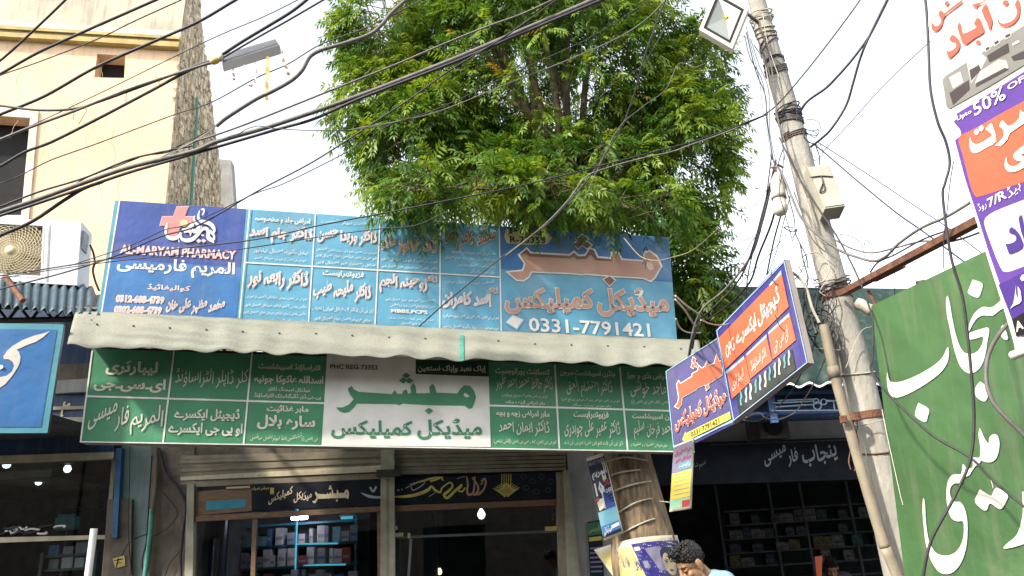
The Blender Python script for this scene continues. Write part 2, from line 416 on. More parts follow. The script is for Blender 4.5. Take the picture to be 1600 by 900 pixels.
# ================================================================== cream building, left
p = P(262, 225, 10.5); CW = Plane(p, (1, .22, 0), (0, 0, 1))
cb = thing('cream_building', (p.x-3, p.y-.5, 0), 'cream plastered building with olive cornice and rough brick side wall', 'building')
def edge(a, b, z): return a + (b-a)*((z-a.z)/(b.z-a.z))
ea, eb = CW.px(257, 330), CW.px(289, 5); lx = ea - CW.u*6.5
top = eb.z+1.6
rt, rb = edge(ea, eb, top), edge(ea, eb, 3.76)
wq = [rt, rb, Vector((lx.x, lx.y, 3.76)), Vector((lx.x, lx.y, top))]
win = [(-70, 176), (47, 184), (33, 336), (-110, 336)]; vent = [(152, 84), (196, 87), (194, 122), (147, 121)]
mb = MB(); mb.prism(wq, -CW.n*.28, 'cream_plaster', [[CW.px(*a) for a in win], [CW.px(*a) for a in vent]]); mb.build('wall', cb)
for nm, q, dep in (('window', win, .35), ('vent_opening', vent, .5)):
    mb = MB(); qq = [CW.px(x, y, -.29) for x, y in grow(q, 6)]
    mb.prism(qq, -CW.n*dep, 'black_void'); o = mb.build(nm, cb)
    if nm == 'window':
        mb = MB(); q2 = grow(win, 12); mb.prism([CW.px(x, y, .03) for x, y in q2], -CW.n*.029, 'pale_plaster', [[CW.px(x, y, .03) for x, y in win]]); mb.build('frame', o)
mb = MB(); kr = random.Random(2)
for k in range(9):
    x, y = kr.uniform(20, 240), kr.uniform(90, 320); L = [(x, y, .3)]
    for j in range(6): x += kr.uniform(-5, 5); y += kr.uniform(5, 12); L.append((x, y, kr.uniform(.35, .8)))
    stroke(mb, CW, L+[(x+1, y+4, .2)], 'crack', .002+.0003*k, 3)
mb.build('cracks', cb)
mb = MB(); slab(mb, CW, [(-120, -80), (297, -60), (283, 49), (-120, 26)], .05, -.001, 'parapet_plaster'); mb.build('parapet', cb)
mb = MB(); slab(mb, CW, [(-120, 24), (283, 49), (281, 57), (-120, 32)], .09, -.001, 'pale_plaster')
slab(mb, CW, [(-120, 32.5), (281, 57.5), (280, 61), (-120, 37)], .14, -.001, 'olive_paint')
slab(mb, CW, [(-120, 37.5), (280, 61.5), (280, 65), (-120, 42)], .09, -.001, 'pale_plaster')
slab(mb, CW, [(-120, 42.5), (280, 65.5), (278, 73), (-120, 49)], .12, -.001, 'olive_paint'); mb.build('cornice', cb)
SW = Plane(CW.px(262, 225)+Vector((.012, 0, 0)), (.05, 1, 0), (0, 0, 1))
right = [(309, -30), (313, 30), (318, 70), (322, 100), (327, 130), (330, 160), (335, 190), (339, 224), (343, 270), (347, 320), (353, 400), (374, 600)]
left = [(244, 600), (256, 400), (257, 330), (265, 225), (277, 100), (289, 5), (292, -30)]
mb = MB(); mb.prism([SW.px(*a) for a in left+right], -SW.n*.25, 'mortar_grey')
rb_ = random.Random(3)
def edge_x(L, y):
    L = sorted(L, key=lambda a: a[1])
    for a, b in zip(L, L[1:]):
        if a[1] <= y <= b[1]: return a[0]+(b[0]-a[0])*(y-a[1])/(b[1]-a[1])
for i in range(1500):
    y = rb_.uniform(-25, 385); x0, x1 = edge_x(left, y), edge_x(right, y); x = x0+(x1-x0)*rb_.random()
    c = SW.px(x, y, 0); d = (rb_.uniform(.015, .06), rb_.uniform(.03, .09), rb_.uniform(.06, .22))
    mb.box(c, d, rb_.choice(['rough_brick', 'pale_brick', 'mortar_grey']), Matrix.Rotation(rb_.uniform(-.25, .25), 3, 'X') @ Matrix.Rotation(rb_.uniform(-.2, .2), 3, 'Z'))
mb.build('side_wall', cb)
SW2 = Plane(SW.px(350, 290)+Vector((-.3, 1.0, 0)), (1, .1, 0), (0, 0, 1))
mb = MB(); slab(mb, SW2, [(335, 248), (361, 250), (366, 322), (385, 600), (345, 600)], 0, .25, 'grey_plaster'); mb.build('rear_wall', cb)
mb = MB(); mb.tube(catmull([SW.px(x, y, .09) for x, y in [(308, 153), (307, 190), (304, 230), (301, 280), (298, 330), (296, 380)]]), .024, 'green_pipe'); mb.build('drain_pipe', cb)

# ================================================================== left shop (bulb lit, glass front)
LS = Plane(P(90, 710, 8.4), (1, .13, 0), (0, 0, 1))
ls = thing('left_shop', (-5.5, 8.6, 0), 'dark open shop on the left with bulbs glowing on its ceiling', 'shop')
del ls['label']; ls['label'] = 'dark glass fronted shop under blue fascia with bulbs glowing on its ceiling'; ls.name = 'glass_front_shop'
def wall(parent, name, a, b, m): t = MB(); t.bb(a, b, m); return t.build(name, parent)
xr = LS.px(178, 800).x
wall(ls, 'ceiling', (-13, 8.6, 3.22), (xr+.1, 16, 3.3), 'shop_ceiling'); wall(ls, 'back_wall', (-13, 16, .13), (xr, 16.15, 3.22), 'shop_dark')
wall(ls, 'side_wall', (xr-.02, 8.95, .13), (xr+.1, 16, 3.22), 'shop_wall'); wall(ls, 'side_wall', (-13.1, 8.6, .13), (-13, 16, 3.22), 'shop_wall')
wall(ls, 'roof', (-13, 8.3, 3.6), (xr+.1, 16, 3.75), 'grey_plaster')
mb = MB(); slab(mb, LS, [(-120, 606), (182, 600), (178, 708), (-120, 722)], .05, .25, 'navy_fascia')
slab(mb, LS, [(-120, 640), (180, 633), (180, 638), (-120, 645)], .08, -.05, 'beam_cream'); fb = mb.build('fascia', ls)
mb = MB(); slab(mb, LS, [(-120, 455), (196, 470), (186, 566), (-120, 576)], -.02, .2, 'navy_fascia'); mb.build('upper_wall', ls)
mb = MB(); slab(mb, LS, [(-120, 576), (186, 566), (183, 604), (-120, 612)], -.0, .2, 'brown_plaster'); mb.build('upper_wall', ls)
mb = MB(); slab(mb, LS, [(60, 653), (180, 650.5), (180, 657.5), (60, 661)], .07, -.05, 'beam_cream'); mb.build('stripe', fb)
mb = MB()
write(mb, LS, 'ئ', (91, 655), (107, 654), 27, 'letter_tan', lift=.075, bold=.03)
for cx in (86, 95): area(mb, LS, [(cx-6, 667), (cx, 662), (cx+6, 667), (cx, 672)], 'letter_tan', .06)
mb.build('lettering', fb)
mb = MB(); slab(mb, LS, [(-120, 716), (178, 706), (177, 716), (-120, 727)], .1, .1, 'beam_cream'); mb.build('beam', ls)
mb = MB(); slab(mb, LS, [(-120, 842), (164, 836), (164, 842), (-120, 852)], .04, .05, 'beam_cream'); slab(mb, LS, [(175, 716), (181, 716), (166, 905), (158, 905)], .04, .06, 'shutter_steel'); mb.build('window_frame', ls)
mb = MB(); slab(mb, LS, [(-120, 727), (176, 716), (158, 905), (-120, 905)], .0, .012, 'dark_glass'); mb.build('window', ls)
mb = MB()
for k in range(14):
    x = rb_.uniform(0, 85); y = rb_.uniform(823, 838); mb.tube(catmull([LS.px(x+j*rb_.uniform(4, 9), y-j*1.2+rb_.uniform(-3, 3), .02) for j in range(4)]), .012, 'cable_black' if k % 3 else 'carton_white', 5)
tag(mb.build('window_scrollwork', ls))
mb = MB(); slab(mb, LS, [(181, 700), (190, 700), (183, 840), (175, 840)], .1, .05, 'blue_paint'); mb.build('blue_post', ls)
mb = MB(); slab(mb, LS, [(168, 780), (206, 780), (204, 905), (160, 905)], .06, .2, 'brown_plaster'); mb.build('pier_base', ls)
mb = MB(); slab(mb, LS, [(191, 690), (238, 690), (224, 905), (178, 905)], .0, .3, 'teal_plaster'); mb.build('pilaster', ls)
mb = MB(); slab(mb, LS, [(176, 873), (194, 868), (196, 884), (180, 888)], .072, -.06, 'carton_yellow')
line(mb, LS, (178, 876), (192, 873), 1.5, 'cable_black', .076); line(mb, LS, (185, 872), (181, 887), 1.5, 'cable_black', .076); line(mb, LS, (184, 880), (190, 879), 1.2, 'cable_black', .076)
tag(mb.build('wall_notice'), 'small yellow square with black mark stuck on the pier below the blue post', 'notice')
t = thing('bulb_lamp', (0, 0, 3.22), 'glowing white bulb under the left shop ceiling nearest the glass at the left frame edge', 'lamp', 'bulbs on the left shop ceiling')
mb = MB(); mb.lathe((0, 0, 3.22), (0, 0, -1), [(.001, 0), (.09, .0), (.1, .02), (.06, .04), (.03, .05), (.03, .06)], 'dark_metal', 14); mb.build('holder', t)
mb = MB(); mb.lathe((0, 0, 3.17), (0, 0, -1), [(.025, 0), (.035, .02), (.05, .05), (.05, .07), (.035, .1), (.001, .112)], 'lamp_glow', 14); mb.build('bulb', t)
def ceil_pos(x, y, z):
    d = ray(x, y); k = (z-CAMZ)/d.z; return CP + d*k
bl = [((10, 728), None), ((105, 735), 'glowing white bulb with dark ring, topmost right of the left shop ceiling bulbs'),
      ((60, 755), 'glowing white bulb beside a pale ceiling panel in the left shop'), ((108, 788), 'lowest glowing white bulb in the left shop, beside the ceiling fan')]
for i, (px_, lb) in enumerate(bl):
    q = ceil_pos(px_[0], px_[1], 3.09)
    if i == 0: t.location = (q.x, q.y, 3.22)
    else: copy_tree(t, (q.x, q.y, 3.22), lb)
q = ceil_pos(45, 742, 3.2); mb = MB()
mb.bb((q.x-.5, q.y-.4, 3.1), (q.x+.6, q.y+1.6, 3.215), 'beam_cream'); tag(mb.build('ceiling_panel'), 'pale rectangular panel hanging under the left shop ceiling', 'panel')
q = ceil_pos(147, 797, 2.7); fan = thing('ceiling_fan', (q.x, q.y, 3.22), 'dark ceiling fan with wide blades hanging in the left shop', 'fan')
mb = MB(); mb.tube([(q.x, q.y, 3.22), (q.x, q.y, 2.8)], .02, 'dark_metal'); mb.build('rod', fan)
mb = MB(); mb.lathe((q.x, q.y, 2.82), (0, 0, -1), [(.02, 0), (.12, .03), (.15, .07), (.13, .12), (.001, .15)], 'dark_metal'); mb.build('motor', fan)
for k in range(3):
    a = k*2.094+.4; d = Vector((math.cos(a), math.sin(a), 0)); e = Vector((-d.y, d.x, .12)); c = Vector((q.x, q.y, 2.74)); mb = MB()
    mb.prism([c+d*.12-e*.05, c+d*.65-e*.09, c+d*.66+e*.09, c+d*.12+e*.05], (0, 0, -.012), 'dark_metal'); mb.build('blade', fan)

rk = thing('stock_rack', (LS.px(90, 880).x, 10.2, .13), 'dark rack with pale packets low inside the left shop', 'rack')
for y in (868, 890):
    a, b = P(66, y, 10.2), P(150, y-5, 10.2); z = (a.z+b.z)/2; mb = MB(); mb.bb((a.x, 10.2, z-.03), (b.x, 10.55, z), 'shop_wall'); mb.build('shelf_board', rk)
    x = a.x+.05; k = 0
    while x < b.x-.1:
        wd = rb_.uniform(.1, .2); mb = MB(); mb.bb((x, 10.24, z+.001), (x+wd, 10.4, z+rb_.uniform(.08, .14)), rb_.choice(['carton_white', 'carton_grey', 'carton_blue'])); tag(mb.build('packet'), 'packet standing on the dark rack in the left shop', 'packet', 'packets on the left shop rack'); x += wd+rb_.uniform(.01, .06)
for x in (66, 150): a = P(x, 880, 10.2); mb = MB(); mb.bb((a.x-.02, 10.17, .13), (a.x+.02, 10.199, 1.95), 'shop_wall'); mb.build('upright', rk)
q = P(108, 818, 10.6); mb = MB(); mb.box(q, (.3, .2, .16), 'carton_teal', Matrix.Rotation(.3, 3, 'Z')); mb.box(q+Vector((-.02, 0, .1)), (.22, .16, .04), 'carton_teal', Matrix.Rotation(.3, 3, 'Z')); mb.tube([q-Vector((0, 0, .08)), Vector((q.x, q.y, .131))], .03, 'dark_metal', 8); tag(mb.build('display_box'), 'teal box on a stand behind the left shop glass', 'box')
# ================================================================== central shop front
CS = Plane(P(450, 740, 8.5), (1, .1, 0), (0, 0, 1))
cs = thing('medical_shop', (-1.2, 8.8, 0), 'central shop front with rolled shutters, painted pillars and dark lettered lintel', 'shop')
x0 = CS.px(300, 800).x; x1 = CS.px(900, 800).x
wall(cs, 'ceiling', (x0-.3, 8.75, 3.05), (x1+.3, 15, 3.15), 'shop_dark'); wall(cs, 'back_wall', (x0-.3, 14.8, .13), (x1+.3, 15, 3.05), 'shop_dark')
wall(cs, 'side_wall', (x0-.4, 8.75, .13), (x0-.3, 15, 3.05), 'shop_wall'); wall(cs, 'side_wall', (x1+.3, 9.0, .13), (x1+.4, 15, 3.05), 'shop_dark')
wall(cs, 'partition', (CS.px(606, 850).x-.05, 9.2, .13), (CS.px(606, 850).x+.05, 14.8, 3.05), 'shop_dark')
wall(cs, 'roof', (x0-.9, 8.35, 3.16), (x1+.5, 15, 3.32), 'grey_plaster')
mb = MB(); slab(mb, CS, [(236, 560), (930, 540), (930, 702), (236, 712)], .0, .25, 'brown_plaster'); mb.build('upper_wall', cs)
mb = MB(); slab(mb, CS, [(240, 690), (304, 690), (300, 905), (226, 905)], .02, .3, 'brown_plaster'); mb.build('pier', cs)
mb = MB(); slab(mb, CS, [(884, 690), (945, 690), (960, 905), (902, 905)], .0, .3, 'grey_plaster'); mb.build('side_pier', cs)
for k, (xa, xb, ya, yb, n_, bright) in enumerate([(282, 597, 712, 704, 7, 5), (616, 884, 704, 700, 6, 9)]):
    sh = MB(); hgt = 46 if k == 0 else 38
    for i in range(n_):
        a = ya+hgt*i/n_; b = yb+(hgt-(14 if k == 0 else 2))*i/n_ ; da = hgt/n_*.93
        off = .03+.012*(i % 2)
        slab(sh, CS, [(xa, a), (xb, b), (xb, b+da*.8), (xa, a+da)], off, -.0, 'shutter_bright' if i == bright else 'shutter_steel')
    o = sh.build('roller_shutter', cs)
    if k == 0:
        mb = MB(); slab(mb, CS, [(300, 744), (596, 731), (596, 737), (300, 750)], .06, -.045, 'shutter_bright')
        slab(mb, CS, [(300, 752), (596, 739), (596, 748), (300, 761)], .045, -.02, 'shutter_steel'); mb.build('bottom_bar', o)
mb = MB(); slab(mb, CS, [(595, 700), (616, 700), (617, 905), (594, 905)], .1, .05, 'pillar_paint'); slab(mb, CS, [(604, 745), (607, 745), (607, 905), (604, 905)], .102, -.1, 'shutter_steel')
slab(mb, CS, [(588, 734), (626, 733), (626, 744), (588, 745)], .13, -.01, 'dark_metal'); mb.build('pillar', cs)
mb = MB(); slab(mb, CS, [(869, 738), (880, 738), (886, 905), (874, 905)], .08, .05, 'shutter_steel'); slab(mb, CS, [(880.5, 735), (889, 735), (907, 905), (886.5, 905)], .1, .05, 'pillar_paint'); mb.build('pillar', cs)
mb = MB(); slab(mb, CS, [(292, 756), (303, 756), (301, 905), (288, 905)], .08, .05, 'pillar_paint'); mb.build('pillar', cs)
# lintel signs
mb = MB(); slab(mb, CS, [(394, 756), (595, 750), (595, 790), (394, 797)], .05, .03, 'board_navy'); li = mb.build('lintel_board', cs)
mb = MB(); big_word(mb, CS, [(487, 759), (545, 757), (546, 783), (488, 787)], 'letter_tan', .056, hole=True)
write(mb, CS, 'میڈیکل کمپلیکس', (419, 789), (487, 784), 27, 'letter_tan', lift=.056, bold=.025, nast=.22)
write(mb, CS, 'مبشر ضیاء', (394, 767), (420, 766), 7, 'letter_gold', lift=.056)
slab(mb, CS, [(422, 762), (428, 762), (428, 772), (422, 772)], .055, -.05, 'letter_gold')
stroke(mb, CS, [(564, 770, 1), (575, 775, 4), (586, 777, 4), (596, 777, 3)], 'letter_silver', .056)
stroke(mb, CS, [(578, 761, 3), (583, 768, 3), (588, 760, 3)], 'letter_silver', .056)
mb.build('lettering', li)
mb = MB(); slab(mb, CS, [(304, 768), (393, 762), (393, 798), (304, 806)], .04, .03, 'wood_beam')
slab(mb, CS, [(322, 783), (384, 780), (384, 793), (322, 797)], .044, -.039, 'shelf_blue'); slab(mb, CS, [(353, 761), (390, 759), (390, 762), (353, 764)], .06, -.04, 'beam_cream'); mb.build('torn_panel', cs)
mb = MB(); slab(mb, CS, [(616, 749), (869, 737), (869, 779), (616, 789)], .05, .03, 'board_navy'); li = mb.build('lintel_board', cs)
mb = MB()
for s_ in ([(617, 776, 2), (630, 776, 4), (650, 773, 5), (668, 766, 5), (674, 760, 3), (680, 766, 4), (688, 769, 3), (691, 762, 2), (703, 754, 2.5), (707, 760, 3), (700, 768, 4), (694, 773, 4), (699, 778, 4), (712, 766, 4), (722, 757, 3)],
           [(721, 760, 3), (716, 766, 2), (722, 768, 2.5), (727, 762, 2)], [(640, 757, 1), (662, 751, 2.5), (676, 747, 3), (690, 745, 1)], [(690, 747, 1.5), (693, 751, 2)], [(672, 752, 3), (682, 749, 3), (692, 745, 2)]):
    stroke(mb, CS, s_, 'letter_gold', .056)
for s_ in ([(729, 744, 2), (731, 756, 3), (730, 768, 3), (733, 773, 4), (740, 768, 3), (742, 744, 2)], [(738, 746, 3), (747, 760, 3), (745, 771, 4), (739, 773, 3)], [(752, 752, 3), (757, 748, 3), (759, 754, 3), (756, 764, 3), (748, 772, 4), (742, 770, 2)], [(751, 757, 2.5), (754, 754, 2), (752, 751, 2)]):
    stroke(mb, CS, s_, 'letter_rose', .058)
for s_ in ([(633, 763, 1), (655, 753, 1.5)], [(642, 760, 1), (646, 766, 1.5), (660, 758, 1.5), (664, 752, 1)], [(621, 766, 3), (624, 766, 3)], [(627, 765, 3), (629, 765, 3)], [(670, 776, 1), (680, 770, 1)], [(714, 748, 1), (727, 744, 1)]):
    stroke(mb, CS, s_, 'letter_silver', .056)
for k in range(5): line(mb, CS, (784+k*3.6, 740), (784+k*3.4, 766-abs(k-2)), 1.1, 'letter_gold', .056)
for k in range(9):
    y = 756+k*2.2; hw = 22-abs(k-3.3)*3.6
    stroke(mb, CS, [(791-hw, y, 1), (791-hw*.4, y+2.5, 1.6), (791, y-1.5, 1.2), (791+hw*.5, y+2.2, 1.6), (791+hw, y-1, .8)], 'letter_gold', .057+.0006*k)
for cx, cy in ((818, 745), (832, 752), (846, 745), (860, 752), (822, 762), (838, 768), (856, 766)):
    stroke(mb, CS, [(cx-5, cy, .8), (cx, cy-4, .8), (cx+5, cy, .8), (cx, cy+4, .8), (cx-5, cy, .8)], 'letter_dim', .056)
mb.build('lettering', li)
mb = MB(); slab(mb, CS, [(304, 806), (595, 791), (595, 799), (304, 815)], .06, .04, 'wood_beam'); slab(mb, CS, [(616, 790), (872, 780), (872, 789), (616, 799)], .06, .04, 'wood_beam'); mb.build('beam', cs)
for q in ([(395, 800), (401, 800), (398, 905), (391, 905)], [(589, 800), (594, 800), (594, 905), (590, 905)]): mb = MB(); slab(mb, CS, q, .04, .04, 'wood_beam'); mb.build('mullion', cs)
mb = MB(); slab(mb, CS, [(303, 814), (595, 799), (594, 905), (300, 905)], .0, .012, 'pane_glass'); mb.build('window', cs)
mb = MB(); slab(mb, CS, [(616, 798), (872, 788), (876, 905), (616, 905)], .0, .012, 'dark_glass'); dr = mb.build('glass_door', cs)
for q in ([(617, 833), (630, 832), (630, 838), (617, 839)], [(637, 833), (641, 833), (641, 841), (637, 841)], [(616, 822), (621, 822), (621, 828), (616, 828)], [(852, 823), (870, 822), (870, 829), (852, 830)]): mb = MB(); slab(mb, CS, q, .02, 0, 'carton_yellow' if q[0][0] > 800 else 'beam_cream'); mb.build('hinge', dr)
mb = MB(); slab(mb, CS, [(640, 842), (644, 842), (640, 905), (636, 905)], .015, -.001, 'shop_wall'); slab(mb, CS, [(617, 838), (870, 828), (870, 832), (617, 842)], .015, -.001, 'shop_dark'); mb.build('door_frame', dr)
# interior things
SY = 10.8
def at(x, y, Y): return P(x, y, Y)
shf = thing('medicine_shelf', (at(450, 880, SY).x, SY, .13), 'tall blue lit medicine shelving behind the left glass pane of the central shop', 'shelf')
def rowbox(par, name, xa, xb, y, th, m, Y, dep=.32):
    a, b = at(xa, y, Y), at(xb, y, Y); z = (a.z+b.z)/2; t = MB(); t.bb((a.x, Y-.02, z-th), (b.x, Y+dep, z), m); return t.build(name, par), z, a.x, b.x
levels = []
for y, m in ((817, 'shelf_blue'), (851, 'cyan_glow'), (884, 'cyan_glow'), (918, 'shelf_blue')):
    o, z, a, b = rowbox(shf, 'shelf_board', 350, 560, y, .03, 'shelf_blue', SY); levels.append((z, a, b))
    if m == 'cyan_glow':
        xa, xb = (462, 528) if y == 851 else (474, 540); pa, pb = at(xa, y-1, SY-.03), at(xb, y-2, SY-.03); mb = MB(); mb.tube([pa, pb], .011, 'cyan_glow', 6); mb.build('light_strip', o)
for x in (350, 462, 556):
    a = at(x, 860, SY); mb = MB(); mb.bb((a.x-.015, SY-.03, .13), (a.x+.015, SY, 2.9), 'shelf_blue'); mb.build('upright', shf)
a = at(465, 840, SY); mb = MB(); mb.tube([Vector((a.x, SY-.05, levels[3][0])), Vector((a.x, SY-.05, levels[0][0]+.3))], .012, 'cyan_glow', 6); mb.build('light_strip', shf)
mb = MB(); mb.bb((at(340, 860, SY).x, SY+.33, .13), (at(570, 860, SY).x, SY+.38, 2.9), 'shop_dark'); mb.build('back_board', shf)
colr = ['white', 'grey', 'blue', 'yellow', 'red', 'teal']; CART = {}
def carton(col, loc, sx, sz, label, grp):
    t = MB(); t.bb((-.5*sx, 0, 0), (.5*sx, .2, sz), 'carton_'+col); t.bb((-.42*sx, -.002, sz*.3), (.42*sx, 0, sz*.5), 'carton_grey' if col != 'grey' else 'carton_blue')
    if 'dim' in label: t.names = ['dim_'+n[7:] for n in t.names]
    o = t.build('medicine_carton'); o.location = loc; return tag(o, label, 'carton', grp)
for li_ in range(3):
    z, a, b = levels[li_+1]; x = a+.05; k = 0
    zt = ['top', 'second', 'lowest'][li_]; pr_ = {}
    while x < b-.1:
        sx = rb_.uniform(.05, .13); sz = rb_.uniform(.12, .23); col = rb_.choices(colr, [6, 3, 2, 3, 2, 1])[0]; kk = (col, round(sx*25), round(sz*20))
        lab = f'{col} medicine carton standing in the {zt} visible row of the lit blue shelving'
        if kk in CART:
            o = CART[kk].copy(); C.objects.link(o); o.location = (x+sx/2, SY+.03, z+.001); o['label'] = lab; o['group'] = 'medicine cartons on the lit shelves'
        else: CART[kk] = carton(col, (x+sx/2, SY+.03, z+.001), sx, sz, lab, 'medicine cartons on the lit shelves')
        x += sx+rb_.choice([.004, .01, .06])
p = at(330, 860, 9.7); mb = MB()
mb.grid(lambda u, v: Vector((at(304+u*50, 860, 9.7).x, 9.7+.05*math.sin(u*40), .2+v*2.25)), 60, 2, 'blue_curtain'); tag(mb.build('curtain'), 'hanging dark blue strip curtain behind the left glass of the central shop', 'curtain')
q = at(468, 809, 10.4); tl = thing('tube_lamp', (q.x, q.y, q.z), 'short glowing violet white tube lamp above the lit blue shelving', 'lamp')
mb = MB(); mb.tube([q+Vector((-.105, 0, 0)), q+Vector((.105, 0, 0))], .025, 'tube_glow', 10); mb.build('tube', tl); mb = MB(); mb.bb((q.x-.13, q.y-.02, q.z+.027), (q.x+.13, q.y+.03, q.z+.06), 'white_metal'); mb.build('fitting', tl)
q = at(542, 809, 10.6); mb = MB(); mb.tube([q+Vector((-.08, 0, 0)), q+Vector((.08, 0, 0))], .018, 'cyan_glow', 8); mb.bb((q.x-.1, q.y-.02, q.z+.02), (q.x+.1, q.y+.02, q.z+.04), 'white_metal'); tag(mb.build('strip_lamp'), 'small cyan strip lamp right of the tube lamp in the central shop', 'lamp')
for (x, y, Y, r, lab, mt) in ((752, 803, 13, .065, 'single bright white bulb behind the right glass of the central shop', 'lamp_glow'), (687, 893, 13, .04, 'small warm candle shaped bulb low behind the right glass door', 'warm_glow')):
    q = at(x, y, Y); t = thing('pendant_bulb', q, lab, 'lamp')
    mb = MB(); mb.lathe(q+Vector((0, 0, r*1.3)), (0, 0, -1), [(.02, 0), (r*.6, r*.5), (r, r*1.2), (r, r*1.7), (r*.6, r*2.4), (.001, r*2.6)], mt, 14); mb.build('bulb', t)
    mb = MB(); mb.tube([q+Vector((0, 0, r*1.35)), Vector((q.x, q.y, 3.05))], .012, 'dark_metal', 6); mb.build('flex', t)

# ================================================================== right shop
RS = Plane(P(1210, 720, 9.5), (1, .05, 0), (0, 0, 1))
rs = thing('right_pharmacy', (3.4, 9.8, 0), 'dark pharmacy shop front with pale Urdu lettering on a navy fascia', 'shop'); rs.name = 'dark_pharmacy'
xa, xb = RS.px(955, 800).x, 9.0
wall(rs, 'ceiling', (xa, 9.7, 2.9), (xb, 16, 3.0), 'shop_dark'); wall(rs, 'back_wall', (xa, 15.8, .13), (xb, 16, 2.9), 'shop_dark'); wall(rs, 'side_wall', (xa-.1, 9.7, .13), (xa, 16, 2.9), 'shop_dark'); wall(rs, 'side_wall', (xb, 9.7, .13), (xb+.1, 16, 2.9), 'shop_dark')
wall(rs, 'roof', (xa-.2, 9.2, 4.0), (xb+.1, 16, 4.12), 'grey_plaster')
mb = MB(); slab(mb, RS, [(1000, 560), (1560, 540), (1560, 678), (1000, 694)], -.05, .2, 'grey_plaster'); mb.build('upper_wall', rs)
mb = MB(); slab(mb, RS, [(1000, 694), (1560, 676), (1560, 742), (1000, 760)], .06, .15, 'board_navy'); fa = mb.build('fascia', rs)
mb = MB(); line(mb, RS, (1110, 695), (1330, 687), 1.4, 'letter_dim', .064)
write(mb, RS, 'پنجاب', (1256, 730), (1311, 724), 33, 'letter_silver', lift=.066, bold=.02, nast=.15)
write(mb, RS, 'فارمیسی', (1196, 732), (1250, 729), 35, 'letter_silver', lift=.066, bold=.02, nast=.3)
write(mb, RS, 'نسیم شاہ', (1084, 735), (1104, 732), 14, 'letter_silver', lift=.066, bold=.0, nast=.2); mb.build('lettering', fa)
shf2 = thing('stock_shelf', (RS.px(1240, 860).x, 13.5, .13), 'dim grey stock shelving deep inside the dark pharmacy', 'shelf')
lv = []
for y in (790, 812, 834, 856, 878, 900):
    a, b = at(1130, y, 13.5), at(1420, y, 13.5); z = (a.z+b.z)/2; mb = MB(); mb.bb((a.x, 13.5, z-.025), (b.x, 13.85, z), 'shop_wall'); mb.build('shelf_board', shf2); lv.append((z, a.x, b.x))
for x in (1130, 1215, 1265, 1340, 1420): a = at(x, 850, 13.5); mb = MB(); mb.bb((a.x-.02, 13.48, .13), (a.x+.02, 13.5, 2.75), 'shop_wall'); mb.build('upright', shf2)
for i, (z, a, b) in enumerate(lv[1:5]):
    x = a+.1
    while x < b-.2:
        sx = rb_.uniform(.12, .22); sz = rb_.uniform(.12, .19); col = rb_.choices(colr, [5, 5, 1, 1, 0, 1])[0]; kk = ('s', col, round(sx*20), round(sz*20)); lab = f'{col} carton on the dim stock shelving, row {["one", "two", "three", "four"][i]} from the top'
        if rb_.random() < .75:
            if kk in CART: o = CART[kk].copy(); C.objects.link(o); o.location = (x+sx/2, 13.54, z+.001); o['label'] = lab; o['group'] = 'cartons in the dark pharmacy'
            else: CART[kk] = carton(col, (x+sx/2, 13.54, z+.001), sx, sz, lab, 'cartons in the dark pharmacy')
        x += sx+rb_.choice([.01, .02, .2])
# speaker box on the pharmacy wall
q = RS.px(1198, 667, .25); sp = thing('loudspeaker', q, 'black loudspeaker box fixed on the grey wall under the green canopy', 'loudspeaker')
mb = MB(); mb.box(q, (.4, .3, .32), 'dark_metal', Matrix.Rotation(.25, 3, 'Z')); mb.build('cabinet', sp)
rz = Matrix.Rotation(.25, 3, 'Z'); mb = MB(); mb.lathe(q+rz @ Vector((0, -.151, 0)), rz @ Vector((0, -1, 0)), [(.12, 0), (.13, .01), (.11, .012), (.04, -.0), (.001, .01)], 'black_void'); mb.build('cone', sp)
# green canopy
gc = thing('green_canopy', P(1230, 600, 8.4), 'dark green corrugated metal canopy with white wavy edge over the pharmacy', 'canopy')
def gcf(u, v):
    x = 985+u*470; a = P(x, 446+6*u, 9.4); b = P(x, 609-15*u, 8.3); p = a.lerp(b, v); wv = math.sin(x*.2)*.02*v; return p + Vector((0, -wv*.6, wv))
mb = MB(); mb.grid(gcf, 160, 10, 'green_sheet'); o = mb.build('sheet', gc); o.modifiers.new('thick', 'SOLIDIFY').thickness = .006
mb = MB(); mb.grid(lambda u, v: gcf(u, .985+.03*v)+Vector((0, -.006, .0)), 160, 1, 'green_sheet_edge'); mb.build('white_edge', gc)
mb = MB(); a, b = P(1000, 620, 8.6), P(1450, 606, 8.6); mb.tube([a, b], .035, 'iron_blue'); a, b = P(1000, 652, 8.6), P(1450, 640, 8.6); mb.tube([a, b], .025, 'iron_blue')
q = P(1205, 632, 8.55); mb.box(q, (.08, .06, .42), 'iron_blue')
for pts in ([(1215, 626), (1270, 624)], [(1207, 630), (1270, 627)], [(1212, 636), (1270, 632)], [(1205, 642), (1320, 641)], [(1291, 626), (1302, 626), (1304, 640)], [(1290, 627), (1320, 625)]): mb.tube([P(x, y, 8.5) for x, y in pts], .009, 'iron_pale', 6)
for cx, cy, r in ((1275, 627, 4), (1287, 628, 4.5), (1277, 634, 6)):
    mb.tube([P(cx+r*math.cos(a), cy+r*math.sin(a), 8.5) for a in [i*math.pi/8 for i in range(17)]], .009, 'iron_pale', 6)
mb.build('truss', gc)
mb = MB(); a, b = P(985, 612, 8.75), P(1455, 596, 8.75); mb.prism([a, b, b-Vector((0, 0, .4)), a-Vector((0, 0, .4))], (0, .06, 0), 'navy_fascia'); mb.build('valance', gc)

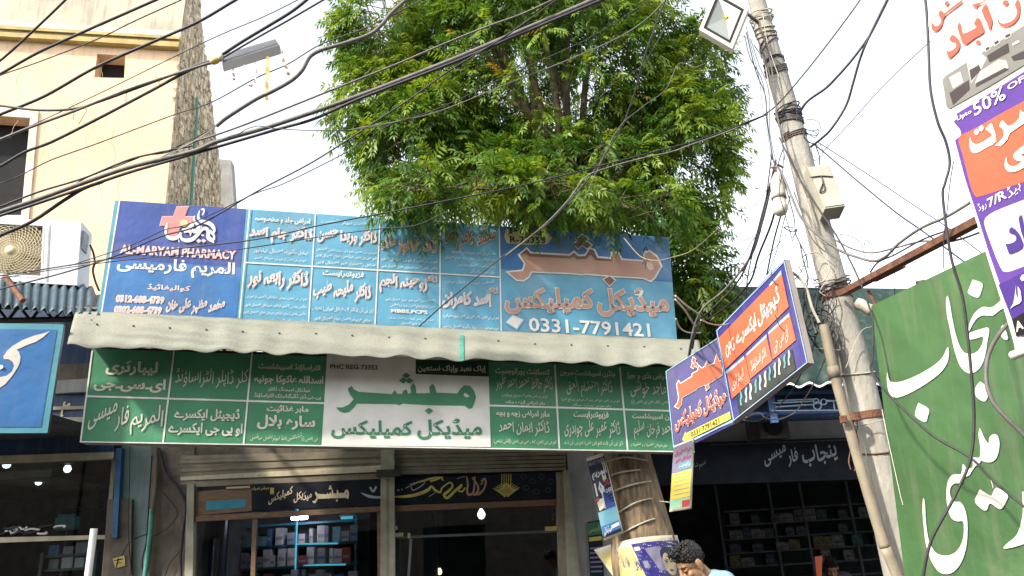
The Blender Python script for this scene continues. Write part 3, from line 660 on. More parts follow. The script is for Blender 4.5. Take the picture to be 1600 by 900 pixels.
# ================================================================== blue corrugated canopy and air conditioner, left
bc = thing('blue_canopy', P(60, 490, 7.2), 'rusty blue corrugated canopy with steel truss above the left shop', 'canopy')
def bcf(u, v):
    x = -120+u*282; a = P(x, 427+.15*max(0, x)+(18 if x > 140 else 0)*((x-140)/22 if x > 140 else 0), 7.9); b = P(x-4, 478+.11*max(0, x), 6.6); p = a.lerp(b, v); wv = math.sin(x*.45)*.025; return p + Vector((0, 0, wv))
mb = MB(); mb.grid(bcf, 150, 8, 'blue_sheet'); o = mb.build('sheet', bc); o.modifiers.new('thick', 'SOLIDIFY').thickness = .006
mb = MB()
mb.tube([P(-100, 503, 6.9), P(150, 498, 6.9)], .03, 'dark_metal'); mb.tube([P(-100, 475, 6.9), P(158, 484, 6.9)], .03, 'dark_metal')
for k in range(6): mb.tube([P(-60+k*36, 501, 6.9), P(-42+k*36, 478, 6.9)], .015, 'dark_metal', 6); mb.tube([P(-42+k*36, 478, 6.9), P(-24+k*36, 501, 6.9)], .015, 'dark_metal', 6)
mb.build('truss', bc)
mb = MB(); mb.bb((-9.5, 7.2, 3.1), (P(160, 500, 8).x, 8.35, 3.16), 'shop_dark'); mb.build('soffit', bc)
mb = MB(); a = P(8, 432, 6.75); b = P(36, 470, 6.6); mb.tube([a, b], .03, 'rust', 4); mb.build('rafter', bc)

AC = Plane(P(60, 390, 7.6), (1, .2, 0), (0, 0, 1))
ac = thing('air_conditioner', P(60, 440, 7.7), 'white split air conditioner outdoor unit with cream fan grille', 'air conditioner')
mb = MB(); q = [(-40, 339), (127, 346), (120, 446), (-46, 436)]
inn = [(-36, 345), (70, 350), (66, 434), (-42, 428)]
mb.prism([AC.px(x, y) for x, y in q], -AC.n*.36, 'ac_white', [[AC.px(x, y) for x, y in inn]], back=True); mb.build('case', ac)
mb = MB(); mb.prism([AC.px(x, y, -.12) for x, y in inn], -AC.n*.02, 'ac_fan'); mb.build('coil_plate', ac)
c0 = AC.px(16, 391, -.01)
mb = MB()
for k in range(1, 13): mb.tube([c0+(AC.u*math.cos(a)+AC.v*math.sin(a))*.029*k for a in [i*math.pi/20 for i in range(41)]], .0035, 'ac_grille', 4, caps=False)
for k in range(40):
    a = k*math.pi/20; mb.tube([c0+(AC.u*math.cos(a+.9*t)+AC.v*math.sin(a+.9*t))*(.04+.33*t) for t in (0, .25, .5, .75, 1)], .003, 'ac_grille', 4, caps=False)
border(mb, AC, inn, 3, 'ac_white', .004); mb.lathe(c0, AC.n, [(.05, -.01), (.05, .008), (.001, .012)], 'ac_grille'); mb.build('fan_grille', ac)
mb = MB(); c1 = c0-AC.n*.07
for k in range(3):
    a = k*2.094; d = AC.u*math.cos(a)+AC.v*math.sin(a); e = AC.u*-math.sin(a)+AC.v*math.cos(a); mb.prism([c1+d*.05, c1+d*.3-e*.08, c1+d*.33+e*.1, c1+d*.06+e*.06], -AC.n*.015, 'ac_fan')
mb.build('fan', ac)
mb = MB(); slab(mb, AC, [(76, 352), (79, 352), (75, 440), (72, 440)], .004, 0, 'carton_grey'); slab(mb, AC, [(84, 385), (112, 387), (110, 408), (82, 406)], .002, 0, 'white_metal'); mb.build('side_cover', ac)
AS = Plane(AC.px(127, 390)+Vector((.004, 0, 0)), (-AC.n.x, -AC.n.y, 0), (0, 0, 1)); c = AC.px(124, 372)-AC.n*.12; mb = MB(); mb.box(c+AC.u*.012, (.03, .16, .22), 'carton_grey', Matrix.Rotation(math.atan(.2), 3, 'Z')); mb.build('valve_cover', ac)
mb = MB(); pts = [AC.px(*a, .0)+AC.u*.05-AC.n*.2 for a in [(124, 372), (129, 385), (131, 400), (128, 412), (132, 430), (138, 445)]]; mb.tube(catmull(pts), .012, 'cable_black', 6); mb.build('pipe', ac)

# ================================================================== row added across the street to block sky light, seen only in the glass
for k, (xa_, xb_, h_, mm, lab) in enumerate([(-22, -9, 6.5, 'brown_plaster', 'brown plastered building across the street, left one of the row'), (-8.9, 4.5, 7.2, 'brown_plaster', 'brown plastered building across the street, middle one of the row'), (4.6, 20, 6.2, 'teal_plaster', 'teal plastered building across the street, right one of the row')]):
    t = thing('added_opposite_building', ((xa_+xb_)/2, -7, 0), lab, 'building', 'buildings across the street'); yy = -6.5
    ow = [(xa_+1+i*2.6, 0.0, xa_+2.9+i*2.6, 2.5) for i in range(int((xb_-xa_-1.5)/2.6))]; uw = [(a_, 3.9, a_+1.2, 5.2) for a_, *_ in ow]
    mb = MB(); q = [Vector((xa_, yy, 0)), Vector((xb_, yy, 0)), Vector((xb_, yy, h_)), Vector((xa_, yy, h_))]; mb.prism(q, (0, -.3, 0), mm, [[Vector((a_, yy, b_+.01)), Vector((c_, yy, b_+.01)), Vector((c_, yy, d_)), Vector((a_, yy, d_))] for a_, b_, c_, d_ in ow+uw]); mb.build('wall', t)
    mb = MB(); mb.bb((xa_, -14, h_-.25), (xb_, yy-.31, h_-.05), 'grey_plaster'); mb.build('roof', t); mb = MB(); mb.bb((xa_, yy-2.2, 0), (xb_, yy-2, h_-.26), 'shop_dark'); mb.build('rear_wall', t)

# ================================================================== printed signs: colours
pr('print_navy', (50, 80, 162), .85, streak=.1); pr('print_blue', (36, 118, 186), .85, streak=.12); pr('print_sky', (78, 166, 200), .84, streak=.1)
pr('print_teal', (80, 170, 190), .75); pr('print_white', (240, 232, 222), .8); pr('print_pink', (236, 140, 134), .75); pr('print_palepink', (238, 205, 200), .8)
pr('print_brown', (205, 146, 118), .8); pr('print_darkbrown', (140, 84, 64), .7); pr('print_brick', (176, 92, 62), .7); pr('print_cream', (222, 206, 140), .75); pr('print_black', (20, 20, 22), 1.0)
pr('print_green', (50, 142, 94), .95, streak=.1, grime=.1); pr('print_deepgreen', (12, 70, 42), .8); pr('print_offwhite', (236, 232, 220), .9); pr('print_letter', (236, 226, 200), .8)
pr('print_violet', (64, 58, 148), .75, streak=.12); pr('print_mauve', (104, 96, 158), .7, streak=.12); pr('print_orange', (240, 96, 20), .8); pr('print_dullorange', (214, 104, 58), .75)
pr('print_paleblue', (160, 205, 235), .8); pr('print_yellow', (240, 218, 12), .82); pr('print_xray', (24, 40, 44), .9); pr('print_xteal', (70, 170, 180), .8)
pr('sign_edge', (205, 185, 172), .7); pr('sign_back', (60, 62, 66), .8)
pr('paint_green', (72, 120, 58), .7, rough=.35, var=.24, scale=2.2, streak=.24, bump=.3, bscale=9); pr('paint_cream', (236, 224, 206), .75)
pr('paint_shadowblue', (70, 110, 150), .7)
pr('ban_white', (244, 238, 220), .82); pr('ban_red', (240, 84, 50), .8); pr('ban_orange', (246, 92, 30), .8); pr('ban_purple', (110, 62, 176), .75); pr('ban_violet', (84, 46, 156), .75); pr('ban_grey', (150, 146, 138), .7); pr('ban_darkgrey', (78, 66, 66), .8); pr('ban_lightgrey', (205, 200, 190), .75); pr('ban_black', (36, 24, 22), .9)
mat('awning_sheet', (.24, .24, .192), .9, .16, 7, .4, 45, streak=.3, col2=(.21, .212, .172), grime=.5, spec=.1)
mat('awning_stain', (.12, .11, .09), .9, .3, 9)

# ================================================================== upper blue sign
TS = vplane((165, 400), 6.75, (1050, 450), 8.0)
ts = thing('upper_sign', TS.px(600, 520), 'wide blue sign with nine printed panels above the corrugated awning, partly under the tree', 'sign')
qT = [(184, 313), (1045, 371), (1059, 545), (152, 508)]
mb = MB(); panel(mb, TS, qT, 'print_sky', .06, 0, 'sign_back'); mb.build('board', ts)
tl = lambda x: 313+(x-184)*58/861
top = [184, 390, 493, 594, 688, 780, 1045]; bot = [153.5, 373, 481.5, 585.5, 687, 783.4, 1058]
def tcol(i, v): # x of column line i at v (0 top..1 bottom of visible sign), y too
    a = (top[i], tl(top[i])); b = (bot[i], 497+(bot[i]-153.5)*40/905); return (a[0]+(b[0]-a[0])*v, a[1]+(b[1]-a[1])*v)
def tq(i, j, v0, v1, w0=None, w1=None): return [tcol(i, v0), tcol(j, w0 if w0 is not None else v0), tcol(j, w1 if w1 is not None else v1), tcol(i, v1)]
mb = MB(); pA = tq(0, 1, 0, 1); area(mb, TS, [(188, 313.4), (384, 326.5), (368, 506), (158, 498)], 'print_navy', .004)
area(mb, TS, [(172, 405), (378, 418), (368, 506), (158, 498)], 'print_blue', .0055); area(mb, TS, [(185.5, 313.2), (188, 313.4), (158, 498), (155.5, 498)], 'print_white', .004); mb.build('panel', ts)
mb = MB(); area(mb, TS, [(186, 313.4), (188, 313.4), (158, 498), (156, 498)], 'print_white', .006); area(mb, TS, [(179.5, 312.8), (185.5, 313.2), (155.5, 498), (151, 498)], 'print_teal', .005); mb.build('trim', ts)
# medical cross and calligraphic emblem
z8 = lambda L: [(250+x/14.545, 320+y/14.545) for x, y in L]
z8w = lambda L: [(250+x/14.545, 320+y/14.545, wd/14.545) for x, y, wd in L]
mb = MB(); cr = z8([(385, 42), (650, 40), (555, 268), (770, 275), (700, 475), (465, 480), (390, 700), (180, 730), (190, 478), (0, 470), (50, 268), (305, 265)])
area(mb, TS, grow(cr, .7), 'print_palepink', .009); area(mb, TS, cr, 'print_pink', .011); mb.build('cross', ts)
mb = MB(); wl = .016
for s_ in ([(165, 390, 10), (140, 520, 60), (130, 640, 55), (190, 740, 70), (300, 765, 90), (420, 720, 80), (470, 640, 40), (430, 640, 10)],
           [(545, 620, 40), (640, 590, 80), (690, 630, 60), (690, 700, 20)], [(500, 560, 30), (620, 560, 90), (720, 470, 80), (760, 420, 40)],
           [(480, 690, 30), (490, 770, 60), (600, 810, 90), (740, 780, 90), (850, 680, 80), (960, 560, 70), (1050, 540, 80), (1090, 620, 70), (1100, 740, 100), (1180, 810, 90), (1220, 870, 20)],
           [(900, 120, 10), (870, 240, 50), (880, 320, 60), (960, 380, 80), (1090, 410, 90), (1190, 480, 90), (1235, 580, 60), (1220, 640, 20)], [(1080, 560, 30), (1160, 620, 70), (1225, 700, 50), (1225, 800, 40)],
           [(790, 240, 10), (770, 320, 40), (800, 400, 60), (870, 470, 60), (860, 560, 90), (780, 600, 100), (720, 560, 50)], [(930, 110, 20), (980, 100, 45), (1000, 150, 35), (960, 240, 25)],
           [(935, 480, 25), (930, 525, 25)], [(940, 680, 30), (970, 700, 30), (1000, 680, 20)], [(430, 790, 25), (430, 850, 20)]):
    stroke(mb, TS, z8w(s_), 'print_white', wl); wl += .0007
mb.ell(TS.px(*z8([(550, 420)])[0], .016), (.04, .001, .04), 'print_cream', 14, 8, Matrix.Rotation(math.atan2(TS.u.y, TS.u.x), 3, 'Z'))
for cx, cy in ((880, 820), (990, 820)): area(mb, TS, z8([(cx-60, cy), (cx, cy-50), (cx+60, cy), (cx, cy+50)]), 'print_palepink', .017)
mb.build('emblem', ts)
mb = MB()
write(mb, TS, 'AL-MARYAM PHARMACY', (187, 396.5), (368, 406), 14.5, 'print_palepink', bold=.03, out=.055, mout='print_pink', lift=.009)
write(mb, TS, 'المریم فارمیسی', (181, 428), (366, 438), 28, 'print_white', bold=.03, lift=.009)
write(mb, TS, 'کوالیفائیڈ', (229, 454), (297, 457), 11, 'print_palepink', bold=.03, lift=.009)
write(mb, TS, '0312-688-4739', (181, 472), (256, 475), 11, 'print_palepink', bold=.03, lift=.009, out=.09, mout='print_white')
write(mb, TS, '0302-688-4739', (178, 489), (252, 491), 11, 'print_palepink', bold=.03, lift=.009, out=.09, mout='print_white')
write(mb, TS, 'محمد مظہر علی خان', (259, 489), (350, 494), 24, 'print_palepink', bold=.03, nast=.25, lift=.009, out=.075, mout='print_white')
mb.build('lettering', ts)
mb = MB()
for i in range(1, 6):
    a, b = tcol(i, 0), tcol(i, 1); line(mb, TS, a, b, 2.0, 'print_white', .007)
a0, b0 = (382, 410), (781, 433); line(mb, TS, a0, b0, 2.0, 'print_white', .0078); line(mb, TS, tcol(1, 0), tcol(1, 1), 7, 'print_teal', .006); mb.build('divider', ts)
hy = lambda x: 410+(x-382)*23/399
def tcell(i, up):
    def at_y(ci, y):
        a, b = tcol(ci, 0), tcol(ci, 1); t = (y-a[1])/(b[1]-a[1]); return (a[0]+(b[0]-a[0])*t, y)
    if up: return [tcol(i, 0), tcol(i+1, 0), at_y(i+1, hy(top[i+1])), at_y(i, hy(top[i]))]
    return [at_y(i, hy(top[i])), at_y(i+1, hy(top[i+1])), tcol(i+1, 1), tcol(i, 1)]
big = dict(bold=.02, nast=.22, out=.06, mout='print_white', m='print_brown', lift=.009)
bigp = dict(big, m='print_palepink'); sm = dict(bold=.0, nast=.25, res=1, lift=.009); smb = dict(bold=.03, lift=.009)
cells = [(1, 1, [('امراض جلد و مخصوصہ', .1, .93, .1, .23, smb), ('ڈاکٹر جام اسد', .04, .98, .27, .6, bigp), ('بہاول وکٹوریہ ہسپتال، بہاولپور', .12, .92, .69, .81, sm), ('ایم بی بی ایس، آر ایم پی، میڈیکل آفیسر', .14, .9, .85, .94, sm)]),
 (2, 1, [('کنسلٹنٹ نیوٹریشنسٹ', .1, .93, .06, .18, sm), ('ڈاکٹر وریدا حسن', .06, .97, .23, .55, bigp), ('ایم بی بی ایس، ایم ڈی نیوٹریشن کلینیکل', .04, .97, .62, .71, sm), ('ایم سی پی ایس میڈیسن، جناح ہسپتال لاہور', .04, .97, .74, .83, sm), ('سابق رجسٹرار میو ہسپتال لاہور', .05, .96, .87, .95, sm)]),
 (3, 1, [('کنسلٹنٹ فزیشن', .1, .6, .05, .16, sm), ('ڈاکٹر شاہنواز ملک', .05, .95, .3, .68, big), ('ایم بی بی ایس، آر ایم پی، میڈیکل آفیسر', .05, .95, .72, .83, sm), ('ایکس ہاؤس آفیسر سرجری، جنرل ہسپتال لاہور', .05, .95, .86, .95, sm)]),
 (4, 1, [('ڈاکٹر', .65, .82, .03, .16, dict(bold=.02, nast=.2, lift=.009, m='print_cream')), ('محمد عامر رضا', .08, .95, .1, .5, dict(big, m='print_brick')), ('ایف سی پی ایس (نیورالوجی) آسٹریلیا', .2, .93, .52, .6, sm), ('ماہر امراض دل و ذہنی دباؤ، جناح ہسپتال', .08, .93, .63, .72, sm), ('بہاول وکٹوریہ ہسپتال بہاولپور', .3, .93, .76, .84, sm), ('فون نمبر پر وقت لیں', .5, .9, .88, .96, sm)]),
 (1, 0, [('ڈاکٹر رابعہ نور', .08, .96, .06, .4, bigp), ('ایم بی بی ایس، وومن میڈیکل آفیسر، آر ایم پی', .06, .95, .5, .58, sm), ('ایکس ہاؤس آفیسر فاطمہ میڈیکل ہسپتال لاہور', .06, .95, .63, .71, sm), ('ایکس ہاؤس ڈویژن ایڈمن سرجن جناح ہسپتال لاہور', .05, .95, .75, .83, sm), ('ایکس میڈیکل آفیسر زیڈ ایم سی ہارون آباد', .12, .95, .87, .95, sm)]),
 (2, 0, [('فزیوتھراپسٹ', .17, .8, .04, .16, smb), ('ڈاکٹر ملیحہ طیب', .05, .92, .2, .55, bigp), ('ڈی پی ٹی (ڈاکٹر آف فزیکل تھراپی) پنجاب', .04, .97, .63, .73, sm), ('سابق فزیوتھراپسٹ جناح ہسپتال لاہور', .08, .93, .8, .89, sm)]),
 (3, 0, [('ڈاکٹر', .75, .96, .03, .18, dict(big, nast=.2)), ('روحینہ انجم', .05, .8, .05, .36, bigp), ('اسسٹنٹ پروفیسر لاہور جنرل ہسپتال لاہور', .14, .93, .43, .5, sm), ('مسٹر انڈاکرائنالوجسٹ اینڈ ذیابیطس', .23, .93, .53, .6, sm), ('MBBS,FCPS', .24, .81, .63, .7, dict(bold=.03, lift=.009)), ('ایم بی بی ایس گولڈ میڈلسٹ ہیڈ آف', .2, .9, .75, .81, sm), ('وارڈ میو ہسپتال', .4, .75, .83, .89, sm), ('ایکس سینئر رجسٹرار میو ہسپتال لاہور', .22, .9, .91, .97, sm)]),
 (4, 0, [('کنسلٹنٹ نیورو اینڈ سپائن سرجن', .1, .9, .05, .16, sm), ('ڈاکٹر', .76, .96, .17, .32, dict(big, nast=.2)), ('اسد کامران', .05, .84, .27, .58, bigp), ('ایم بی بی ایس، ایف سی پی ایس (نیورو سرجن)', .06, .96, .66, .75, sm), ('نیورو سرجری وارڈ بہاول وکٹوریہ ہسپتال بہاولپور', .05, .96, .83, .92, sm)])]
for i, up, L in cells:
    mb = MB(); cell(mb, TS, tcell(i, up), L, 'print_white'); mb.build('lettering', ts)
# right end panel
mb = MB(); area(mb, TS, [(781.5, 353.8), (1043.5, 371.4), (1050, 440), (782, 420)], 'print_blue', .0045); mb.build('panel', ts)
mb = MB(); area(mb, TS, smooth_poly([(791, 357), (854, 361), (856, 381), (792, 380)], 2), 'print_cream', .008)
write(mb, TS, 'PHC', (796, 365), (850, 368), 8, 'print_black', lift=.012); write(mb, TS, 'R-73353', (797, 379), (852, 380.5), 10, 'print_black', lift=.012, bold=.02); mb.build('plate', ts)
mb = MB(); z4 = lambda L: [(770+x/4.5, 340+y/4.5) for x, y in L]
bod = z4([(110, 385), (170, 435), (215, 438), (250, 415), (268, 375), (560, 388), (620, 395), (660, 392), (850, 408), (1060, 420), (1110, 442), (1135, 420), (1180, 340), (1150, 275), (1100, 240), (1066, 250), (1075, 310), (905, 298), (880, 250), (840, 250), (842, 292), (735, 283), (712, 232), (685, 220), (650, 270), (600, 272), (570, 246), (540, 268), (265, 252), (238, 222), (190, 262), (230, 320), (215, 375)])
area(mb, TS, grow(bod, 2.6), 'print_white', .009); area(mb, TS, bod, 'print_brown', .013)
area(mb, TS, z4([(190, 262), (238, 222), (265, 252), (540, 268), (570, 246), (600, 272), (650, 270), (685, 220), (712, 232), (735, 283), (842, 292), (842, 308), (720, 300), (690, 262), (655, 292), (590, 294), (568, 275), (545, 288), (255, 272), (236, 250)]), 'print_darkbrown', .0145)
area(mb, TS, z4([(1085, 300), (1120, 330), (1135, 360), (1105, 372), (1080, 340)]), 'print_palepink', .0148)
for d in ([(780, 436), (822, 412), (858, 440), (822, 478)], [(590, 150), (628, 120), (668, 150), (628, 180)], [(570, 186), (600, 160), (632, 190), (600, 216)], [(630, 190), (664, 168), (694, 194), (662, 218)]):
    area(mb, TS, grow(z4(d), 1.6), 'print_white', .011); area(mb, TS, z4(d), 'print_darkbrown', .0152)
write(mb, TS, 'میڈیکل', (935, 494), (1047, 497), 46, 'print_brown', lift=.009, bold=.035, out=.06, mout='print_white')
write(mb, TS, 'کمپلیکس', (790, 493), (930, 494), 44, 'print_brown', lift=.009, bold=.035, out=.06, mout='print_white')
write(mb, TS, '0331-7791421', (827, 518), (1017, 527), 22, 'print_white', lift=.009, bold=.02)
area(mb, TS, z4([(88, 738), (140, 683), (222, 720), (170, 790)]), 'print_paleblue', .009); area(mb, TS, z4([(95, 735), (142, 690), (212, 716), (168, 778)]), 'print_white', .011)
mb.build('lettering', ts)

# ================================================================== corrugated awning sheet between the signs
aw = thing('awning_sheet', TS.px(600, 540)+Vector((0, -.4, 0)), 'weathered cream corrugated awning sheet between the blue sign and the green sign', 'awning')
def awn(u, v):
    x0_, x1_ = 118, 1092; x = x0_+(x1_-x0_)*u
    ytop = 485+(x-118)*.0475; ytop += 3*max(0, (150-x)/32) if x < 150 else 0
    a = TS.px(x, ytop, .03); xl_ = 105+(1100-105)*u; yb = 540+(xl_-105)*.0335 + (2.0+1.1*math.sin(xl_*.021))*math.sin((xl_-190)*2*math.pi/57+.5*math.sin(xl_*.013)) + 1.2*math.sin(xl_*.047)
    fr = GS.px(xl_, yb, .42)
    p = a.lerp(fr, v); p.z += .05*math.sin(math.pi*v)*(1-.5*v); wv = .003*math.sin((xl_-190)*2*math.pi/57)*(1-v)
    return p + Vector((0, 0, -wv))
GS = vplane((135, 620), 6.45, (1050, 640), 7.45)
mb = MB(); mb.grid(awn, 200, 12, 'awning_sheet'); o = mb.build('sheet', aw); o.modifiers.new('thick', 'SOLIDIFY').thickness = -.008
mb = MB()
for x in range(0, 17):
    u = .04+x*.058; q = awn(u, .5+.06*rb_.random()); mb.ell(q+Vector((0, -.006, .008)), (.012, .012, .008), 'awning_stain', 8, 5)
q = awn(.02, .45); mb.ell(q+Vector((.06, -.006, .01)), (.01, .01, .006), 'awning_stain', 8, 5); mb.build('fixing_bolts', aw)
mb = MB(); mb.grid(lambda u, v: awn(.617+.006*u, .35+.68*v)+Vector((0, -.012, .008)), 4, 6, 'green_pipe'); mb.build('lap_edge', aw)
mb = MB(); a, b = GS.px(140, 556, -.05), GS.px(1080, 585, -.05); mb.tube([a+Vector((0, 0, .06)), b+Vector((0, 0, .06))], .03, 'dark_metal')
for x in (160, 350, 540, 730, 920, 1060): mb.tube([GS.px(x, 556+(x-140)*.03, -.05)+Vector((0, 0, .06)), TS.px(x, 500+(x-140)*.045, -.08)], .022, 'dark_metal', 6)
mb.build('support_frame', aw)

# ================================================================== green sign
gs = thing('green_sign', GS.px(600, 700), 'long green sign with white Urdu panels and a white centre block below the awning', 'sign')
mb = MB(); panel(mb, GS, [(143.5, 545), (1080, 575), (1085, 707), (124.5, 691)], 'print_green', .16, 0, 'sign_edge'); mb.build('board', gs)
mb = MB()
line(mb, GS, (144, 548), (125.8, 691), 2.6, 'print_offwhite', .006); line(mb, GS, (125, 690.2), (1085, 706), 1.8, 'print_offwhite', .0066)
cols = [((272.3, 545), (254.6, 691.5)), ((394, 550), (380.5, 694)), ((867, 570), (874, 701)), ((968.5, 574), (980.8, 703))]
for a, b in cols: line(mb, GS, a, b, 2.6, 'print_offwhite', .0062)
line(mb, GS, (134, 619), (507, 630), 2.8, 'print_offwhite', .0058); line(mb, GS, (764, 633.5), (1083, 643), 2.8, 'print_offwhite', .0058); mb.build('divider', gs)
mb = MB(); area(mb, GS, [(511, 553), (763, 563), (766.8, 698.4), (502.5, 695.5)], 'print_offwhite', .005); mb.build('centre_block', gs)
mb = MB(); area(mb, GS, [(649.5, 562), (763, 563), (764, 588.5), (649.5, 584.5)], 'print_deepgreen', .008)
write(mb, GS, 'إیاک نعبد وإیاک نستعین', (653, 582.5), (760, 583.5), 12.5, 'print_letter', lift=.011, bold=.02)
write(mb, GS, 'PHC REG 73353', (516, 576.5), (590, 578), 7.5, 'print_black', lift=.009, bold=.015)
big_word(mb, GS, [(525, 581), (744, 583), (744, 648), (525, 646)], 'print_green', .009)
write(mb, GS, 'میڈیکل', (652, 687), (754, 687), 34, 'print_green', lift=.009, bold=.03); write(mb, GS, 'کمپلیکس', (517, 687.5), (645, 689), 32, 'print_green', lift=.009, bold=.03)
mb.build('lettering', gs)
nq = lambda a, b, c, d: [a, b, c, d]
cl = [(nq((143, 548), (272, 552), (263, 623), (134, 619)), [('لیبارٹری', .2, .83, .2, .52, dict(bold=.035)), ('ای۔سی۔جی', .08, .95, .58, .88, dict(bold=.035))]),
 (nq((134, 619), (263, 623), (254.6, 691), (125, 690)), [('المریم', .58, .97, .16, .84, dict(bold=.012, nast=.25)), ('فارمیسی', .07, .55, .14, .78, dict(bold=.012, nast=.25))]),
 (nq((272, 552), (394, 555), (387, 626), (263, 623)), [('کلر ڈاپلر الٹراساؤنڈ', .06, .98, .3, .74, dict(bold=.0, nast=.22))]),
 (nq((263, 623), (387, 626), (381, 693), (254.6, 691)), [('ڈیجیٹل ایکسرے', .1, .92, .2, .5, dict(bold=.03)), ('او پی جی ایکسرے', .05, .97, .54, .86, dict(bold=.03))]),
 (nq((394, 556), (511, 560), (507, 630), (387, 626)), [('الٹراساؤنڈ اسپیشلسٹ', .1, .92, .14, .32, dict(bold=.03)), ('اسداللہ عاکوکا جونیہ', .06, .97, .4, .62, dict(bold=.035)), ('میڈیکل امیجنگ ڈاکٹر', .25, .8, .67, .78, dict(bold=.015, res=1)), ('پی۔جی۔ڈی ڈائیگناسٹک الٹراساؤنڈ', .08, .95, .81, .94, dict(bold=.015, res=1))]),
 (nq((387, 626), (507, 630), (503, 695), (381, 693)), [('ماہر غذائیت', .26, .8, .08, .27, dict(bold=.035)), ('سارہ بلال', .15, .9, .32, .66, dict(bold=.035)), ('بی ایس ڈائیٹیٹکس اینڈ نیوٹریشنل سائنس', .08, .94, .72, .94, dict(bold=.0, nast=.25, res=1))]),
 (nq((765, 567), (867, 570), (871, 638), (765, 634)), [('کنسلٹنٹ یورالوجسٹ', .09, .92, .1, .27, dict(bold=.03)), ('ڈاکٹر حافظ محمد احمد ظہیر', .1, .95, .22, .66, dict(bold=.0, nast=.22)), ('ایم بی بی ایس، ماسٹر آف سرجری (یورالوجی)', .18, .86, .69, .8, dict(bold=0, nast=.2, res=1)), ('ماہر امراض گردہ و مثانہ', .24, .82, .84, .95, dict(bold=.025, res=1))]),
 (nq((765, 634), (871, 638), (874, 700), (766.5, 698)), [('ماہر امراض زچہ و بچہ', .1, .88, .08, .28, dict(bold=.035)), ('ڈاکٹر ایمان احمد', .13, .87, .3, .72, dict(bold=.008, nast=.22)), ('ایم بی بی ایس، ایف سی پی ایس (گائنی اوبس)', .05, .96, .78, .95, dict(bold=0, nast=.2, res=1))]),
 (nq((867, 570), (968, 574), (974, 640), (871, 637)), [('چلڈرن اسپیشلسٹ سرجن', .07, .93, .08, .27, dict(bold=.03)), ('ڈاکٹر احتشام الحق', .16, .86, .25, .74, dict(bold=.0, nast=.22)), ('ایم بی بی ایس، ایم ایس پیڈز آف سرجری (یو ایچ ایس)', .07, .95, .75, .86, dict(bold=0, nast=.2, res=1)), ('ماہر سرجن نوزائیدہ بچگان', .22, .82, .88, .97, dict(bold=.0, res=1))]),
 (nq((871, 637), (974, 640), (980.5, 702), (874, 700)), [('فزیوتھراپسٹ', .24, .77, .06, .28, dict(bold=.035)), ('ڈاکٹر عمیر علی چوہدری', .09, .92, .26, .74, dict(bold=.006, nast=.22)), ('ڈی پی ٹی (اے ایم این سی) ایم پی ٹی اے', .08, .94, .78, .95, dict(bold=0, nast=.2, res=1))]),
 (nq((968, 574), (1078, 578), (1082, 643), (974, 640)), [('ماہر امراض ہڈی و جوڑ', .09, .85, .1, .27, dict(bold=.03)), ('ڈاکٹر ماجد خوشی', .13, .88, .25, .72, dict(bold=.0, nast=.22)), ('ایم بی بی ایس، ایف سی پی ایس (آر)', .12, .85, .74, .88, dict(bold=0, nast=.2, res=1))]),
 (nq((974, 640), (1082, 643), (1085, 706), (980.5, 702)), [('پین اسپیشلسٹ', .12, .72, .08, .26, dict(bold=.035)), ('ڈاکٹر محمد فرحان سلیم', .12, .9, .26, .76, dict(bold=.006, nast=.22)), ('ماہر امراض نفسیات و منشیات', .06, .6, .8, .94, dict(bold=0, nast=.2, res=1))])]
for q, L in cl:
    mb = MB(); cell(mb, GS, q, L, 'print_letter', .009); mb.build('lettering', gs)
mb = MB()
for x in (300, 600, 900): mb.tube([GS.px(x, 600, -.17), CS.px(x, 560, .0)], .025, 'dark_metal', 6)
mb.build('wall_bracket', gs)

# ================================================================== blue sign at the far left
BS = vplane((10, 590), 6.0, (95, 590), 6.12)
bs = thing('blue_corner_sign', BS.px(40, 678), 'blue sign with pale blue border and one large white Urdu letter at the left edge', 'sign')
mb = MB(); panel(mb, BS, [(-90, 503), (99.5, 507), (74, 676.5), (-90, 677)], 'print_teal', .06, 0, 'sign_back'); mb.build('board', bs)
mb = MB(); area(mb, BS, [(-90, 513), (89, 515), (64, 667), (-90, 667)], 'print_blue', .004); mb.build('panel', bs)
z6 = lambda L: [(x/4.2857, 480+y/4.2857) for x, y in L]
mb = MB(); area(mb, BS, z6([(335, 158), (300, 172), (230, 190), (150, 220), (85, 258), (45, 295), (22, 330), (25, 348), (55, 348), (85, 365), (95, 395), (80, 430), (45, 458), (-10, 470), (-120, 468), (-120, 560), (-10, 545), (35, 515), (80, 462), (115, 410), (135, 365), (137, 330), (128, 300), (112, 285), (170, 258), (240, 232), (290, 200)]), 'paint_cream', .008)
mb.ell(BS.px(0, 574, .008), (.03, .001, .02), 'paint_cream', 10, 6); mb.build('lettering', bs)

# ================================================================== tilted sign on the pole
d1, d2, d3 = P(1041, 578, 6.0), P(1226, 412, 4.62), P(1052, 706, 6.0)
DS = plane3(d1, d2, d3); DS.v = (d1-d3).normalized()
ds = thing('tilted_sign', DS.px(1150, 640), 'tilted two part violet and orange clinic sign hanging from the concrete pole', 'sign')
q1 = [(1040, 580), (1121, 528), (1146, 659), (1052, 700)]; q2 = [(1118, 516), (1226, 405), (1263, 567), (1145, 660)]
mb = MB(); mb.prism([DS.px(x, y, 0) for x, y in q1], -DS.n*.05, 'print_mauve', mside='sign_edge'); mb.build('board', ds)
mb = MB(); mb.prism([DS.px(x, y, .055) for x, y in q2], -DS.n*.045, 'print_violet', mside='sign_edge'); b2 = mb.build('board', ds)
mb = MB(); border(mb, DS, q1, 1.2, 'print_paleblue', .005); border(mb, DS, grow(q2, -1.2), 1.3, 'print_paleblue', .06)
